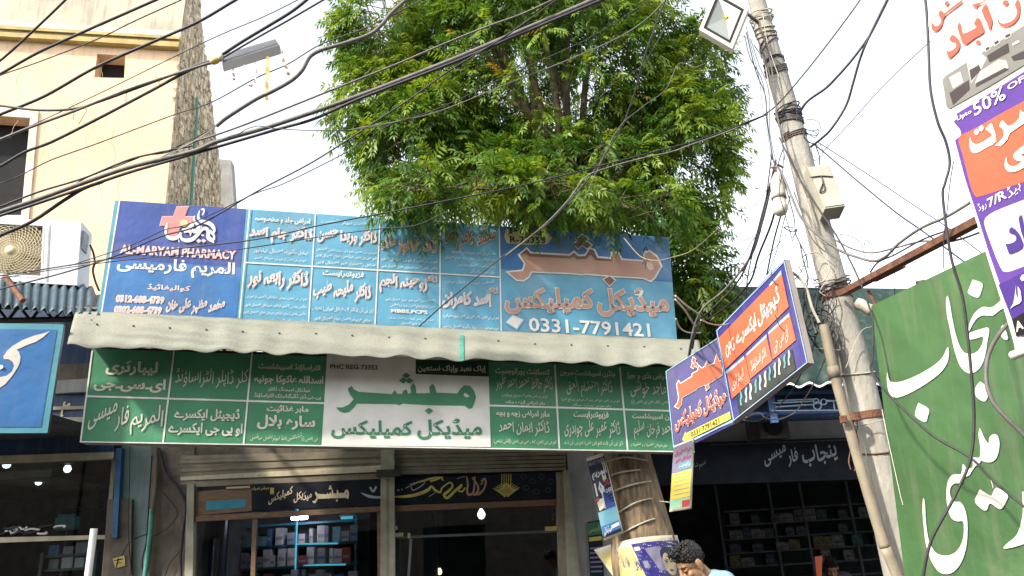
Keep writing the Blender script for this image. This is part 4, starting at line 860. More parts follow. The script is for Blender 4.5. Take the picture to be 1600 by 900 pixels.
line(mb, DS, (1085, 687), (1146, 656), 2, 'print_paleblue', .006); line(mb, DS, (1086, 691), (1146, 661), 3, 'print_violet', .0065); mb.build('border', ds)
mb = MB(); w5 = lambda L: [(1030+x/5, 520+y/5) for x, y in L]
bd = w5([(125, 575), (150, 588), (170, 560), (175, 505), (290, 440), (300, 425), (350, 405), (365, 408), (490, 328), (490, 218), (468, 225), (448, 175), (430, 240), (385, 258), (372, 225), (358, 265), (330, 280), (310, 258), (300, 300), (262, 318), (255, 345), (240, 352), (165, 400), (152, 378), (138, 405), (146, 450), (155, 505), (145, 550)])
area(mb, DS, grow(bd, 1.3), 'print_white', .006); area(mb, DS, bd, 'print_dullorange', .009)
for d in ([(265, 190), (285, 205), (275, 235), (256, 222)], [(258, 240), (275, 250), (268, 278), (250, 268)], [(280, 228), (298, 240), (288, 266), (272, 252)], [(362, 415), (384, 402), (388, 430), (370, 448)]):
    area(mb, DS, grow(w5(d), 1), 'print_white', .008); area(mb, DS, w5(d), 'print_dullorange', .0095)
write(mb, DS, 'میڈیکل کمپلیکس', (1056, 679), (1136, 635), 31, 'print_dullorange', lift=.006, bold=.03, out=.08, mout='print_white')
area(mb, DS, w5([(180, 835), (205, 768), (207, 785), (552, 615), (560, 672), (212, 845), (205, 862)]), 'print_yellow', .0075)
write(mb, DS, '0331.7791421', (1080, 683), (1124, 661), 8, 'print_black', lift=.011, bold=-.002); mb.build('lettering', ds)
mb = MB(); w3 = lambda L: [(1110+x/3.335, 400+y/3.335) for x, y in L]
for q in ([(42, 428), (370, 88), (408, 265), (78, 590)], [(88, 612), (182, 528), (208, 655), (112, 745)], [(182, 515), (292, 420), (322, 545), (208, 640)], [(302, 405), (415, 310), (445, 438), (325, 540)]): area(mb, DS, w3(q), 'print_orange', .061)
for q in ([(78, 602), (175, 520), (176, 535), (85, 615)], [(188, 508), (292, 408), (293, 422), (190, 518)], [(300, 398), (410, 295), (412, 312), (303, 408)], [(305, 150), (368, 75), (370, 92), (310, 158)]): area(mb, DS, w3(q), 'print_paleblue', .0615)
mb.build('panel', b2)
mb = MB(); area(mb, DS, w3([(135, 735), (425, 485), (445, 590), (150, 830)]), 'print_xray', .061)
for x in range(11):
    cx = 160+x*25; cy = 712-x*21.5; h_ = 66+6*(x % 3); sgn = 1 if x % 2 else -1
    stroke(mb, DS, [(*w3([(cx+3*sgn, cy-6)])[0], 2), (*w3([(cx-1*sgn, cy+20)])[0], 3.2), (*w3([(cx+3*sgn, cy+h_*.6)])[0], 2.2), (*w3([(cx, cy+h_)])[0], 3)], ['print_xteal', 'print_paleblue', 'print_white'][x % 3], .0625+.0004*x)
mb.build('picture', b2)
mb = MB()
write(mb, DS, 'ڈیجیٹل', (*w3([(252, 378)])[0],), (*w3([(366, 258)])[0],), 34, 'print_white', lift=.063, bold=.03)
write(mb, DS, 'ایکسرے', (*w3([(140, 482)])[0],), (*w3([(244, 385)])[0],), 28, 'print_white', lift=.063, bold=.03)
write(mb, DS, 'OPG', (*w3([(84, 540)])[0],), (*w3([(128, 487)])[0],), 21, 'print_white', lift=.063, bold=.01)
write(mb, DS, 'لیبارٹری', (*w3([(116, 710)])[0],), (*w3([(176, 650)])[0],), 22, 'print_white', lift=.063, bold=.0, nast=.15)
write(mb, DS, 'الٹراساؤنڈ', (*w3([(216, 618)])[0],), (*w3([(294, 540)])[0],), 22, 'print_white', lift=.063, bold=.0, nast=.15)
write(mb, DS, 'ای سی جی', (*w3([(336, 512)])[0],), (*w3([(410, 440)])[0],), 25, 'print_white', lift=.063, bold=.0, nast=.1); mb.build('lettering', b2)

# ================================================================== painted green board, right
g1, g2, g3 = P(1361, 478, 3.9), P(1528, 398, 3.25), P(1410, 900, 3.9)
GB = plane3(g1, g2, g3); GB.v = (g1-g3).normalized()
gb = thing('painted_board', GB.px(1480, 1000), 'large green board with painted cream Urdu letters at the right edge', 'sign')
qG = [(1361, 478), (1720, 306), (1760, 1000), (1421, 960)]
mb = MB(); mb.prism([GB.px(x, y, 0) for x, y in qG], -GB.n*.03, 'paint_green', mside='print_green'); mb.build('board', gb)
y1 = lambda L: [(1360+x/3.6, 400+y/3.6) for x, y in L]; y2 = lambda L: [(1360+x/3.4625, 640+y/3.4625) for x, y in L]
letters = [y1([(435, 222), (425, 245), (430, 330), (445, 400), (465, 500), (485, 570), (505, 620), (535, 652), (565, 660), (600, 645), (630, 605), (648, 545), (658, 480), (668, 425), (662, 405), (640, 405), (560, 432), (554, 455), (560, 470), (600, 462), (632, 455), (630, 490), (608, 530), (580, 548), (555, 550), (525, 540), (500, 500), (480, 440), (462, 360), (448, 270)]),
 y1([(552, 425), (556, 385), (580, 330), (612, 298), (640, 285), (668, 290), (700, 278), (740, 240), (780, 180), (800, 200), (760, 280), (715, 315), (690, 335), (660, 335), (630, 335), (600, 350), (575, 385), (560, 415)]),
 y1([(575, 132), (630, 155), (620, 210), (602, 235), (550, 210), (556, 180)]), y1([(618, 706), (660, 740), (662, 780), (645, 818), (610, 805), (590, 780), (592, 738)]),
 y1([(95, 650), (108, 700), (150, 710), (220, 690), (310, 645), (370, 605), (408, 565), (435, 512), (442, 550), (432, 600), (400, 650), (340, 700), (270, 745), (190, 785), (140, 797), (112, 780), (98, 745), (92, 690)]),
 y1([(270, 825), (328, 860), (322, 905), (308, 935), (256, 905), (254, 870)]), y1([(735, 400), (750, 390), (775, 460), (760, 472), (735, 450)]),
 y2([(590, 100), (600, 115), (620, 160), (640, 182), (642, 155), (660, 135), (685, 138), (698, 175), (695, 220), (680, 265), (650, 285), (615, 282), (600, 275), (590, 290), (570, 305), (550, 330), (535, 355), (505, 370), (500, 395), (490, 402), (455, 400), (435, 420), (430, 450), (438, 480), (455, 498), (485, 500), (510, 535), (524, 600), (525, 680), (515, 760), (490, 830), (450, 878), (410, 890), (370, 878), (335, 830), (315, 780), (298, 720), (290, 650), (282, 560), (283, 490), (290, 483), (296, 520), (300, 600), (312, 690), (330, 740), (360, 778), (410, 790), (455, 775), (485, 740), (502, 690), (505, 640), (500, 605), (470, 605), (440, 590), (422, 550), (412, 490), (412, 430), (420, 385), (440, 355), (470, 350), (492, 345), (500, 295), (520, 315), (545, 318), (555, 300), (552, 262), (575, 260), (592, 255), (594, 200), (585, 140)]),
 y2([(592, 432), (648, 465), (660, 455), (682, 422), (742, 460), (735, 495), (712, 535), (690, 535), (655, 510), (640, 515), (630, 544), (605, 540), (566, 500), (575, 465)]),
 y2([(820, 445), (900, 450), (900, 640), (860, 710), (790, 740), (722, 752), (735, 728), (790, 680), (815, 610), (825, 540)])]
mb = MB()
for i, L in enumerate(letters):
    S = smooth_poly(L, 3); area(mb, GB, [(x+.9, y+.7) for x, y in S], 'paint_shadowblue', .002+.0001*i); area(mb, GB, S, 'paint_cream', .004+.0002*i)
mb.build('lettering', gb)
mb = MB(); pts = [(1378, 640), (1386, 680), (1397, 730), (1407, 775), (1411, 789)]
for a, b in zip(pts, pts[1:]): line(mb, GB, a, b, 1.1, 'paint_cream', .0045)
line(mb, GB, (1548, 748), (1552, 763), 1, 'paint_cream', .0045); mb.build('paint_drip', gb)
mb = MB(); a, b = GB.px(1361, 478, -.05), GB.px(1720, 306, -.05); mb.tube([GB.px(1440, 440, -.06), GB.px(1500, 1000, -.06)-Vector((0, 0, .6))], .03, 'dark_metal', 8); mb.build('post', gb)

# ================================================================== hanging advertising banner, right edge
b1, b2_, b3 = P(1452, 0, 2.55), P(1600, -70, 2.15), P(1583, 545, 2.62)
BN = plane3(b1, b2_, b3); BN.v = (b1-b3).normalized(); BN.u = (b2_-b1).normalized()
bn = thing('hanging_banner', BN.px(1600, 550), 'hanging vinyl banner in white, orange and purple with 50% OFF offer at the right edge', 'banner')
lf = [(1450, -60), (1450, 0), (1451, 40), (1456, 80), (1466, 120), (1478, 170), (1491, 225), (1507, 285), (1525, 345), (1545, 410), (1566, 475), (1584, 535), (1588, 556)]
rt_ = [(1800, 470), (1745, 100), (1700, -160)]
mb = MB(); mb.prism([BN.px(x, y, 0) for x, y in lf+rt_], -BN.n*.004, 'ban_white'); mb.build('sheet', bn)
mb = MB(); mb.tube([BN.px(1582, 556, .0), BN.px(1800, 468, .0)], .016, 'ban_white', 10); mb.build('bottom_rod', bn)
mb = MB(); z = .003
area(mb, BN, [(1490, 190), (1497, 183), (1494, 178), (1600, 112), (1720, 45), (1730, 100), (1620, 150), (1502, 212), (1500, 202)], 'ban_purple', z)
area(mb, BN, [(1492, 219), (1500, 213), (1620, 150), (1730, 100), (1790, 440), (1700, 490), (1596, 526), (1586, 512), (1566, 455), (1545, 395), (1528, 340), (1508, 280)], 'ban_purple', z+.0004)
area(mb, BN, [(1560, 445), (1600, 425), (1785, 350), (1790, 440), (1700, 490), (1596, 526), (1586, 512)], 'ban_violet', z+.0008); mb.build('panel', bn)
mb = MB(); area(mb, BN, smooth_poly([(1500, 212), (1530, 197), (1600, 158), (1740, 90), (1752, 220), (1640, 270), (1600, 284), (1535, 306), (1522, 304), (1515, 285), (1505, 245), (1498, 222)], 3), 'ban_orange', z+.0016)
area(mb, BN, smooth_poly([(1540, 340), (1555, 330), (1600, 312), (1760, 250), (1775, 330), (1650, 395), (1600, 416), (1572, 425), (1562, 415), (1548, 380), (1538, 350)], 3), 'ban_white', z+.0016); mb.build('panel', bn)
mb = MB(); area(mb, BN, [(1581, 499), (1600, 488), (1700, 445), (1705, 475), (1600, 522), (1588, 526)], 'ban_black', z+.002)
x2_ = lambda L: [(1440+x/5.294, y/5.294) for x, y in L]; x3_ = lambda L: [(1470+x/4.285, 140+y/4.285) for x, y in L]; x4_ = lambda L: [(1510+x/3.752, 330+y/3.752) for x, y in L]
z = .006
for i, (L, m) in enumerate([(x2_([(200, 415), (225, 425), (262, 408), (285, 380), (275, 345), (230, 335), (240, 300), (262, 288), (300, 320), (318, 360), (310, 405), (285, 440), (240, 478), (222, 482)]), 'ban_red'),
  (x2_([(318, 178), (325, 230), (340, 270), (360, 275), (440, 235), (455, 215), (432, 200), (455, 150), (480, 155), (500, 200), (515, 268), (440, 315), (372, 368), (345, 365), (325, 320), (295, 222)]), 'ban_red'), (x2_([(465, 328), (490, 345), (470, 370), (445, 352)]), 'ban_red'),
  (x2_([(535, 30), (555, 80), (582, 160), (580, 200), (562, 255), (540, 190), (495, 85)]), 'ban_red'), (x2_([(415, 50), (440, 30), (500, 15), (530, -5), (525, 12), (460, 50), (452, 80), (440, 62)]), 'ban_red'),
  (x2_([(640, 95), (632, 150), (655, 190), (700, 190), (760, 160), (790, 100), (770, 40), (800, -10), (812, 60), (805, 130), (760, 195), (700, 222), (650, 210), (627, 165)]), 'ban_red'), (x2_([(685, 0), (720, 10), (700, 45), (665, 30)]), 'ban_red'),
  (x2_([(90, 175), (100, 210), (130, 215), (155, 190), (160, 155), (138, 120), (160, 80), (185, 110), (215, 88), (330, 0), (330, 25), (220, 105), (180, 150), (165, 215), (120, 260), (90, 250), (80, 210)]), 'ban_red'), (x2_([(190, 20), (215, 5), (225, 30), (195, 50)]), 'ban_red'),
  (x3_([(195, 315), (205, 345), (230, 365), (270, 355), (320, 325), (345, 300), (300, 265), (335, 225), (350, 250), (372, 345), (310, 385), (240, 425), (205, 415), (190, 370)]), 'ban_white'), (x3_([(240, 262), (258, 280), (240, 305), (220, 285)]), 'ban_white'), (x3_([(270, 238), (290, 255), (272, 280), (252, 260)]), 'ban_white'),
  (x3_([(362, 372), (395, 345), (420, 310), (415, 265), (392, 245), (412, 205), (440, 235), (470, 240), (525, 190), (530, 135), (560, 155), (620, 100), (640, 160), (560, 225), (465, 290), (445, 335), (400, 378)]), 'ban_white'),
  (x3_([(440, 450), (445, 490), (470, 512), (510, 505), (540, 480), (515, 478), (490, 460), (492, 425), (560, 370), (600, 350), (610, 400), (560, 425), (540, 440), (580, 470), (560, 520), (490, 552), (445, 545), (425, 500)]), 'ban_white'),
  (x4_([(228, 190), (260, 188), (290, 170), (285, 140), (250, 125), (262, 92), (300, 120), (325, 165), (330, 215), (262, 250), (245, 240)]), 'ban_violet'), (x4_([(325, 22), (350, 120), (420, 200), (400, 240), (340, 180), (305, 45)]), 'ban_violet'),
  (x4_([(290, 430), (292, 490), (315, 535), (300, 545), (280, 555), (256, 572), (275, 540), (285, 480)]), 'ban_white'), (x4_([(315, 395), (330, 370), (360, 380), (330, 410)]), 'ban_white'), (x4_([(300, 440), (318, 470), (322, 530), (305, 520)]), 'ban_white')]):
    area(mb, BN, smooth_poly(L, 2), m, z+.00015*i)
write(mb, BN, 'Upto', (1496, 191), (1519, 178), 9, 'ban_white', lift=.006, bold=.02); write(mb, BN, '50%', (1523, 182), (1573, 154), 22, 'ban_white', lift=.006, bold=.015); write(mb, BN, 'OFF', (1575, 142), (1612, 120), 10, 'ban_white', lift=.006, bold=.02)
write(mb, BN, 'روڈ', (1530, 334), (1543, 326), 16, 'ban_white', lift=.006, bold=.0, nast=.2); write(mb, BN, '7/R', (1545, 325), (1574, 309), 15, 'ban_white', lift=.006, bold=.02); write(mb, BN, 'ہیڈ', (1576, 312), (1597, 299), 20, 'ban_white', lift=.006, bold=.0, nast=.2)
write(mb, BN, 'A', (1588, 519), (1600, 513), 15, 'ban_white', lift=.008, bold=.03); mb.build('lettering', bn)
mb = MB(); area(mb, BN, x2_([(170, 660), (200, 625), (830, 220), (900, 180), (1000, 400), (860, 530), (550, 720), (230, 900), (205, 880)]), 'ban_grey', .004)
for i, (L, m) in enumerate([([(225, 640), (320, 590), (345, 680), (260, 735)], 'ban_lightgrey'), ([(230, 770), (390, 660), (400, 740), (260, 870)], 'ban_darkgrey'), ([(370, 510), (480, 430), (540, 480), (500, 560), (410, 690)], 'ban_lightgrey'), ([(395, 580), (475, 535), (490, 580), (410, 670)], 'ban_darkgrey'),
   ([(440, 690), (480, 590), (640, 490), (700, 500), (720, 560), (450, 715)], 'ban_lightgrey'), ([(445, 690), (690, 560), (720, 575), (450, 720)], 'ban_darkgrey'), ([(540, 460), (715, 355), (725, 430), (560, 515)], 'ban_darkgrey'), ([(515, 400), (560, 370), (570, 410), (528, 432)], 'ban_lightgrey'), ([(590, 350), (640, 318), (650, 355), (605, 385)], 'ban_lightgrey'), ([(680, 295), (735, 262), (745, 300), (690, 330)], 'ban_lightgrey'),
   ([(530, 400), (555, 385), (562, 405), (536, 420)], 'ban_darkgrey'), ([(600, 350), (632, 332), (640, 350), (610, 370)], 'ban_darkgrey'), ([(690, 295), (728, 275), (735, 295), (697, 315)], 'ban_darkgrey'), ([(740, 470), (840, 420), (900, 470), (760, 500)], 'ban_darkgrey'), ([(750, 360), (805, 330), (810, 350), (755, 378)], 'ban_white')]):
    area(mb, BN, x2_(L), m, .0045+.00012*i)
mb.build('room_picture', bn)
mb = MB(); a = BN.px(1452, -50, 0); mb.tube([a, a+Vector((.0, 0, 1.0))], .008, 'cable_pale', 6); mb.build('hanging_rope', bn)

# ================================================================== neem tree
mat('bark', (.26, .185, .11), .95, .4, 9, 1.0, 7, col2=(.095, .07, .045), stretch=(2.6, 2.6, .62), contrast=(.36, .62))
mat('limb', (.13, .09, .06), .9, .3, 8)
def leaf_mat():
    m = bpy.data.materials.new('leaf'); m.use_nodes = True; t = m.node_tree; N, L = t.nodes, t.links; b = N['Principled BSDF']; o = N['Material Output']
    at_ = N.new('ShaderNodeAttribute'); at_.attribute_name = 'tint'
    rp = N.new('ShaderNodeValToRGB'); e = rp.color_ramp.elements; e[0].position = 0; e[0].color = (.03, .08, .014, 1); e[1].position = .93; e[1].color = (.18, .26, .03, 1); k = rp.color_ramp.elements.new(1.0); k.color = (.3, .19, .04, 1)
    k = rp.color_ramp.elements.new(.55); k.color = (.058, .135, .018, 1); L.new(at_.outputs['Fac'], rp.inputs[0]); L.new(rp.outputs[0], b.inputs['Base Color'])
    b.inputs['Roughness'].default_value = .42; b.inputs['Specular IOR Level'].default_value = .35
    tr = N.new('ShaderNodeBsdfTranslucent'); mu = N.new('ShaderNodeMix'); mu.data_type = 'RGBA'; mu.blend_type = 'MULTIPLY'; mu.inputs['Factor'].default_value = 1; mu.inputs['B'].default_value = (1.5, 1.35, .55, 1)
    L.new(rp.outputs[0], mu.inputs['A']); L.new(mu.outputs['Result'], tr.inputs[0]); mx = N.new('ShaderNodeMixShader'); mx.inputs[0].default_value = .4
    L.new(b.outputs[0], mx.inputs[1]); L.new(tr.outputs[0], mx.inputs[2]); L.new(mx.outputs[0], o.inputs['Surface']); MATS['leaf'] = m
leaf_mat()
TY = 7.98
tp = [(1030, 1050, TY), (1012, 905, TY), (1003, 839, TY), (990, 783, TY), (975, 720, TY+.02), (955, 640, TY+.08), (938, 560, TY+.16), (920, 470, TY+.25), (900, 390, TY+.35)]
tpts = [P(*a) for a in tp]; tpts[0] = Vector((tpts[1].x+.18, TY, -.05)); trd = [.42, .325, .315, .295, .29, .28, .26, .24, .22]
tree = thing('neem_tree', (tpts[0].x, tpts[0].y, 0), 'leafy neem tree rising behind the signs in front of the central shop', 'tree')
mb = MB(); cc = catmull(tpts, 6); rr = []
for i in range(len(tpts)-1):
    for k in range(6): rr.append(trd[i]+(trd[i+1]-trd[i])*k/6)
rr.append(trd[-1]); seg = 40; vs = []; nr = random.Random(11); ph = [nr.uniform(0, 6.28) for _ in range(9)]
for i, c in enumerate(cc):
    for k in range(seg):
        a = 2*math.pi*k/seg; r = rr[i]*(1+.035*math.sin(5*a+ph[0]+i*.1)+.02*math.sin(11*a+ph[1]-i*.22)+.012*math.sin(17*a+ph[2]+i*.4)); vs.append(c+Vector((math.cos(a)*r, math.sin(a)*r, 0)))
mb.add(vs, [(i*seg+k, i*seg+(k+1) % seg, (i+1)*seg+(k+1) % seg, (i+1)*seg+k) for i in range(len(cc)-1) for k in range(seg)], 'bark', True); mb.build('trunk', tree)
ELL = [(838, 120, 262, 225, 9.1, 1.6, 285), (825, -110, 272, 210, 9.1, 1.7, 190), (655, 225, 98, 85, 8.5, .9, 54), (1045, 240, 88, 135, 9.0, 1.0, 76), (880, 272, 165, 52, 8.4, .55, 52),
       (648, 298, 40, 28, 7.1, .15, 9), (1000, 322, 60, 26, 7.65, .18, 8), (850, 292, 75, 28, 7.4, .2, 13), (1085, 430, 24, 80, 8.8, .4, 24), (600, 50, 62, 90, 8.5, .8, 34), (585, 165, 50, 60, 8.5, .6, 17), (1088, 120, 40, 90, 8.9, .6, 22), (1080, 475, 20, 50, 8.9, .3, 8), (745, 288, 60, 24, 7.25, .18, 7)]
fork = tpts[-1]; mb = MB(); br = random.Random(5); ends = []
for (cx, cy, rx, ry, Y, dy, n) in ELL:
    c = P(cx, cy, Y)
    for k in range(1 if n < 40 else 4 if n < 100 else 7):
        e = c+Vector((br.uniform(-.6, .6)*rx/1170*Y, br.uniform(-.6, .6)*dy, br.uniform(-.6, .6)*ry/1170*Y)); st = fork+Vector((0, 0, br.uniform(-.3, .6)))
        mid = st.lerp(e, .5)+Vector((br.uniform(-.2, .2), br.uniform(-.2, .2), .3)); pts = catmull([st, mid, e], 6); n_ = len(pts)
        mb.tube(pts, [.062*(1-i/n_)+.01 for i in range(n_)], 'limb', 7); ends.append(e)
mb.build('limbs', tree)
G = np.random.default_rng(4); LV = []; TT = []
def unit(a): return a/np.linalg.norm(a, axis=-1, keepdims=True)
tw = MB()
for (cx, cy, rx, ry, Y, dy, n) in ELL:
    c = np.array(P(cx, cy, Y)); s = np.array([rx/1170*Y, dy, ry/1170*Y]); nt_ = int(n*2.1)
    for _ in range(nt_):
        d = unit(G.normal(size=3)); r = G.uniform(.35, 1)**.45; p = c+d*s*r
        ax = unit(d*np.array([1, 1, .6])+np.array([0, 0, -.15])+G.normal(size=3)*.35); tl_ = G.uniform(.12, .3)
        a1 = unit(np.cross(ax, [.3, .2, 1])); a2 = np.cross(ax, a1); age_shade = G.uniform(-.25, .25)+(.26 if r > .88 else -.12)  # outer twigs young and yellower; inner twigs darkened, crown shade put into tint
        tw.tube([Vector(p-ax*.25), Vector(p), Vector(p+ax*tl_)], [.006, .005, .003], 'limb', 4, caps=False)
        nl = G.integers(7, 12); th0 = G.uniform(0, 6.28)
        for j in range(nl):
            f = j/nl; th = th0+j*2.4; o = p+ax*tl_*(f**.7); sp = .9-.55*f; dr = unit(ax*(1-sp*.75)+(a1*math.cos(th)+a2*math.sin(th))*sp)
            Lr = G.uniform(.26, .42)*(1-.2*f); npair = G.integers(5, 8); droop = G.uniform(.35, .9); side0 = np.cross(dr, [0, 0, 1.0])
            if np.linalg.norm(side0) < .05: side0 = np.array([1., 0, 0])
            roll = G.normal()*.5; side0 = unit(side0); up0 = np.cross(side0, dr); side = unit(side0*math.cos(roll)+up0*math.sin(roll))
            tt = np.linspace(.22, .97, npair); tint = np.clip(.42+age_shade+.35*f+G.normal()*.14, 0, .93); tint = 1.0 if G.uniform() < .003 else tint; Lr *= G.choice([.75, 1, 1, 1.15])
            for t in list(tt)+[1.0]:
                q = o+dr*Lr*t+np.array([0, 0, -1.])*droop*Lr*t*t*.55; tan = unit(dr+np.array([0, 0, -1.])*droop*t*1.1); sd_ = unit(side-tan*np.dot(side, tan)); nn = np.cross(sd_, tan)
                for sg in ((1, -1) if t < 1 else (0,)):
                    ll = G.uniform(.075, .11)*(1.0-.35*abs(t-.5)); ldir = unit(tan*(.62 if sg else 1)+sd_*sg*.85+np.array([0, 0, -.28])+G.normal(size=3)*.08); wd = unit(np.cross(ldir, nn+G.normal(size=3)*.25))*ll*.165
                    m1 = q+ldir*ll*.42+tan*ll*.03; tip = q+ldir*ll+np.array([0, 0, -.18*ll])+tan*ll*.12
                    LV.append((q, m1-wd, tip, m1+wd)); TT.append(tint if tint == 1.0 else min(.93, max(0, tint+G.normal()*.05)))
V = np.array(LV).reshape(-1, 3); nq_ = len(LV)
V -= np.array(wloc(tree))
me = bpy.data.meshes.new('crown'); me.vertices.add(len(V)); me.vertices.foreach_set('co', V.ravel()); me.loops.add(nq_*4); me.polygons.add(nq_)
me.loops.foreach_set('vertex_index', np.arange(nq_*4)); me.polygons.foreach_set('loop_start', np.arange(nq_)*4); me.update(); me.validate()
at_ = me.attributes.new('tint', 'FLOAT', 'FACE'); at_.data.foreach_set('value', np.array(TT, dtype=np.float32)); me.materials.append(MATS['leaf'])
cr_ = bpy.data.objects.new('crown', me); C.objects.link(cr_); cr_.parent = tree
o = tw.build('twigs', tree)
print('leaflets', nq_)

# ================================================================== ropes and posters on the trunk
def axis_px(y):
    L = sorted([(a[1], a[0]) for a in tp]); 
    for (ya, xa_), (yb, xb_) in zip(L, L[1:]):
        if ya <= y <= yb: return xa_+(xb_-xa_)*(y-ya)/(yb-ya)
    return 1012
def trunk_pt(x, y, lift=.02, R_=.3):
    dx = (x-axis_px(y))/1170*TY; rr_ = R_+lift; k = dx/rr_; Yd = TY-rr_*math.sqrt(max(.0, 1-k*k)) if abs(k) < .97 else TY-rr_*.24
    return P(x, y, Yd)
ropes = [([(948, 722), (965, 716), (985, 715), (1012, 720)], 'thin pale rope round the trunk, topmost below the green sign'), ([(950, 744), (975, 737), (1000, 734)], 'short pale rope round the trunk under the topmost rope'),
         ([(958, 768), (985, 758), (1010, 753), (1023, 751)], 'pale rope round the trunk level with the middle of the 10% OFF poster'), ([(966, 801), (990, 787), (1012, 780), (1032, 780)], 'pale rope round the trunk beside the pale blue band of the narrow poster'),
         ([(974, 832), (1000, 819), (1022, 811), (1042, 810)], 'lowest pale rope round the trunk just above the portrait poster')]
for L, lab in ropes:
    mb = MB(); mb.tube(catmull([trunk_pt(x, y, .025) for x, y in L], 6), .0085, 'cable_pale', 6); tag(mb.build('rope'), lab, 'rope')
mb = MB(); mb.tube([P(1030, 783, 7.75), P(1047, 785, 7.2)], .006, 'cable_pale', 6); tag(mb.build('tie_string'), 'short string from the trunk to the small yellow flyer', 'string')
class Wrap:                                  # a sheet wrapped round the trunk: q in photo points, flattened lettering
    def __init__(s, q, fn): s.q = q; s.fn = fn
    def pt(s, u, v, lift=0): x, y = bil(s.q, u, v); return s.fn(x, y, lift)
    def sheet(s, mb, m, nu=14, nv=10, lift=0): mb.grid(lambda u, v: s.pt(u, v, lift), nu, nv, m)
    def patch(s, mb, u0, u1, v0, v1, m, lift): mb.grid(lambda u, v: s.pt(u0+(u1-u0)*u, v0+(v1-v0)*v, lift), 8, 6, m)
    def poly(s, mb, L, m, lift):
        T = [tuple(L[i] for i in t) for t in tessellate_polygon([[Vector((u, v, 0)) for u, v in L]])]
        for _ in range(3): T = [q for a, b, c in T for ab, bc, ca in [(((a[0]+b[0])/2, (a[1]+b[1])/2), ((b[0]+c[0])/2, (b[1]+c[1])/2), ((c[0]+a[0])/2, (c[1]+a[1])/2))] for q in ((a, ab, ca), (ab, b, bc), (ca, bc, c), (ab, bc, ca))]
        for t in T: mb.add([s.pt(u, v, lift) for u, v in t], [(0, 1, 2)], m)
    def text(s, mb, st, u0, u1, v0, v1, m, lift, bold=.015, nast=0, res=1):
        main, _, (lo, hi) = layout(st, bold, res, nast)
        for i, (v, f) in enumerate(main): mb.add([s.pt(u0+(u1-u0)*(p[0]-lo[0])/(hi[0]-lo[0]), v1-(v1-v0)*(p[1]-lo[1])/(hi[1]-lo[1]), lift+.0006*(i % 3)) for p in v], f, m)
pr('post_navy', (26, 40, 70), .8); pr('post_cyan', (110, 185, 205), .7); pr('post_cream', (238, 226, 190), .75); pr('post_yellow', (238, 220, 110), .75); pr('post_blue', (58, 50, 150), .75); pr('post_white', (232, 232, 230), .8); pr('post_skin', (214, 190, 140), .7); pr('post_red', (200, 50, 60), .8); pr('post_green', (150, 215, 175), .7); pr('post_lilac', (160, 150, 180), .7)
pr('post_beard', (110, 90, 70), .8)
# narrow dark poster
W1 = Wrap([(916, 716), (944, 707), (974, 833), (944, 845)], lambda x, y, l: P(x, y, 7.62-l+.1*max(0, (943-x)/30)))
n1 = thing('narrow_poster', W1.pt(.5, 1), 'narrow dark blue hanging poster with 10% OFF tied to the tree trunk', 'poster'); mb = MB(); W1.sheet(mb, 'post_cream'); o = mb.build('sheet', n1); o.modifiers.new('thick', 'SOLIDIFY').thickness = .003
mb = MB(); W1.patch(mb, .0, .95, .04, .97, 'post_navy', .004); W1.patch(mb, 0, .96, .66, .83, 'post_cyan', .006); W1.patch(mb, 0, .96, .83, .93, 'print_blue', .006); W1.patch(mb, .45, .95, .45, .66, 'print_navy', .0055); mb.build('panel', n1)
mb = MB(); W1.text(mb, 'MARYAM', .05, .85, .05, .11, 'post_lilac', .008); W1.text(mb, 'المریم', .1, .9, .14, .28, 'post_white', .008, .03); W1.text(mb, '10', .1, .56, .31, .48, 'post_white', .008, .03); W1.text(mb, '%', .58, .95, .31, .39, 'post_red', .008, .02); W1.text(mb, 'OFF', .6, .95, .42, .48, 'post_white', .008, .02)
W1.poly(mb, [(.05, .52), (.45, .51), (.42, .62), (.1, .65)], 'post_cream', .0085); W1.poly(mb, [(.05, .5), (.2, .49), (.2, .53), (.05, .55)], 'post_red', .0092)
for k in range(4): W1.poly(mb, [(.55+.08*k, .48+.03*k), (.9, .46+.04*k), (.9, .475+.04*k), (.55+.08*k, .5+.03*k)], 'post_navy', .0075)
W1.text(mb, 'میڈیکل', .1, .5, .84, .94, 'post_white', .0085, .02); W1.poly(mb, [(.5, .86), (.92, .85), (.92, .89), (.5, .9)], 'post_white', .0085); mb.build('lettering', n1)
# wrapped portrait banner
def flare(x, y, l):
    p = trunk_pt(x, max(830, y), .05+l+.0012*max(0, y-840), .32); 
    if x < axis_px(y)-40: p = P(x, y, TY-.05-l+.15*(axis_px(y)-40-x)/60)
    w_ = .003*math.sin(x*.32+y*.1)+.003*math.sin(x*.13-y*.25); p.y += w_; return p
W2 = Wrap([(928, 859), (1058, 836), (1084, 925), (975, 925)], flare)
n2 = thing('wrapped_banner', W2.pt(.5, .9), 'cream and blue banner with a printed portrait wrapped round the tree trunk', 'banner'); mb = MB()
_q = lambda u, v: W2.pt(u, v)
def arc(u, v, l=0):                           # upper edge rises in the middle as it goes round the trunk
    x, y = bil(W2.q, u, v); y -= 9*math.sin(math.pi*u)*(1-v)*.7; return flare(x, y, l)
W2.pt = lambda u, v, lift=0: arc(u, v, lift)
W2.sheet(mb, 'post_cream', 40, 16); o = mb.build('sheet', n2); o.modifiers.new('thick', 'SOLIDIFY').thickness = .003
mb = MB(); mb.grid(lambda u, v: W2.pt(.03+.38*u, .12+.88*v, .004), 14, 10, 'post_yellow'); mb.build('panel', n2)
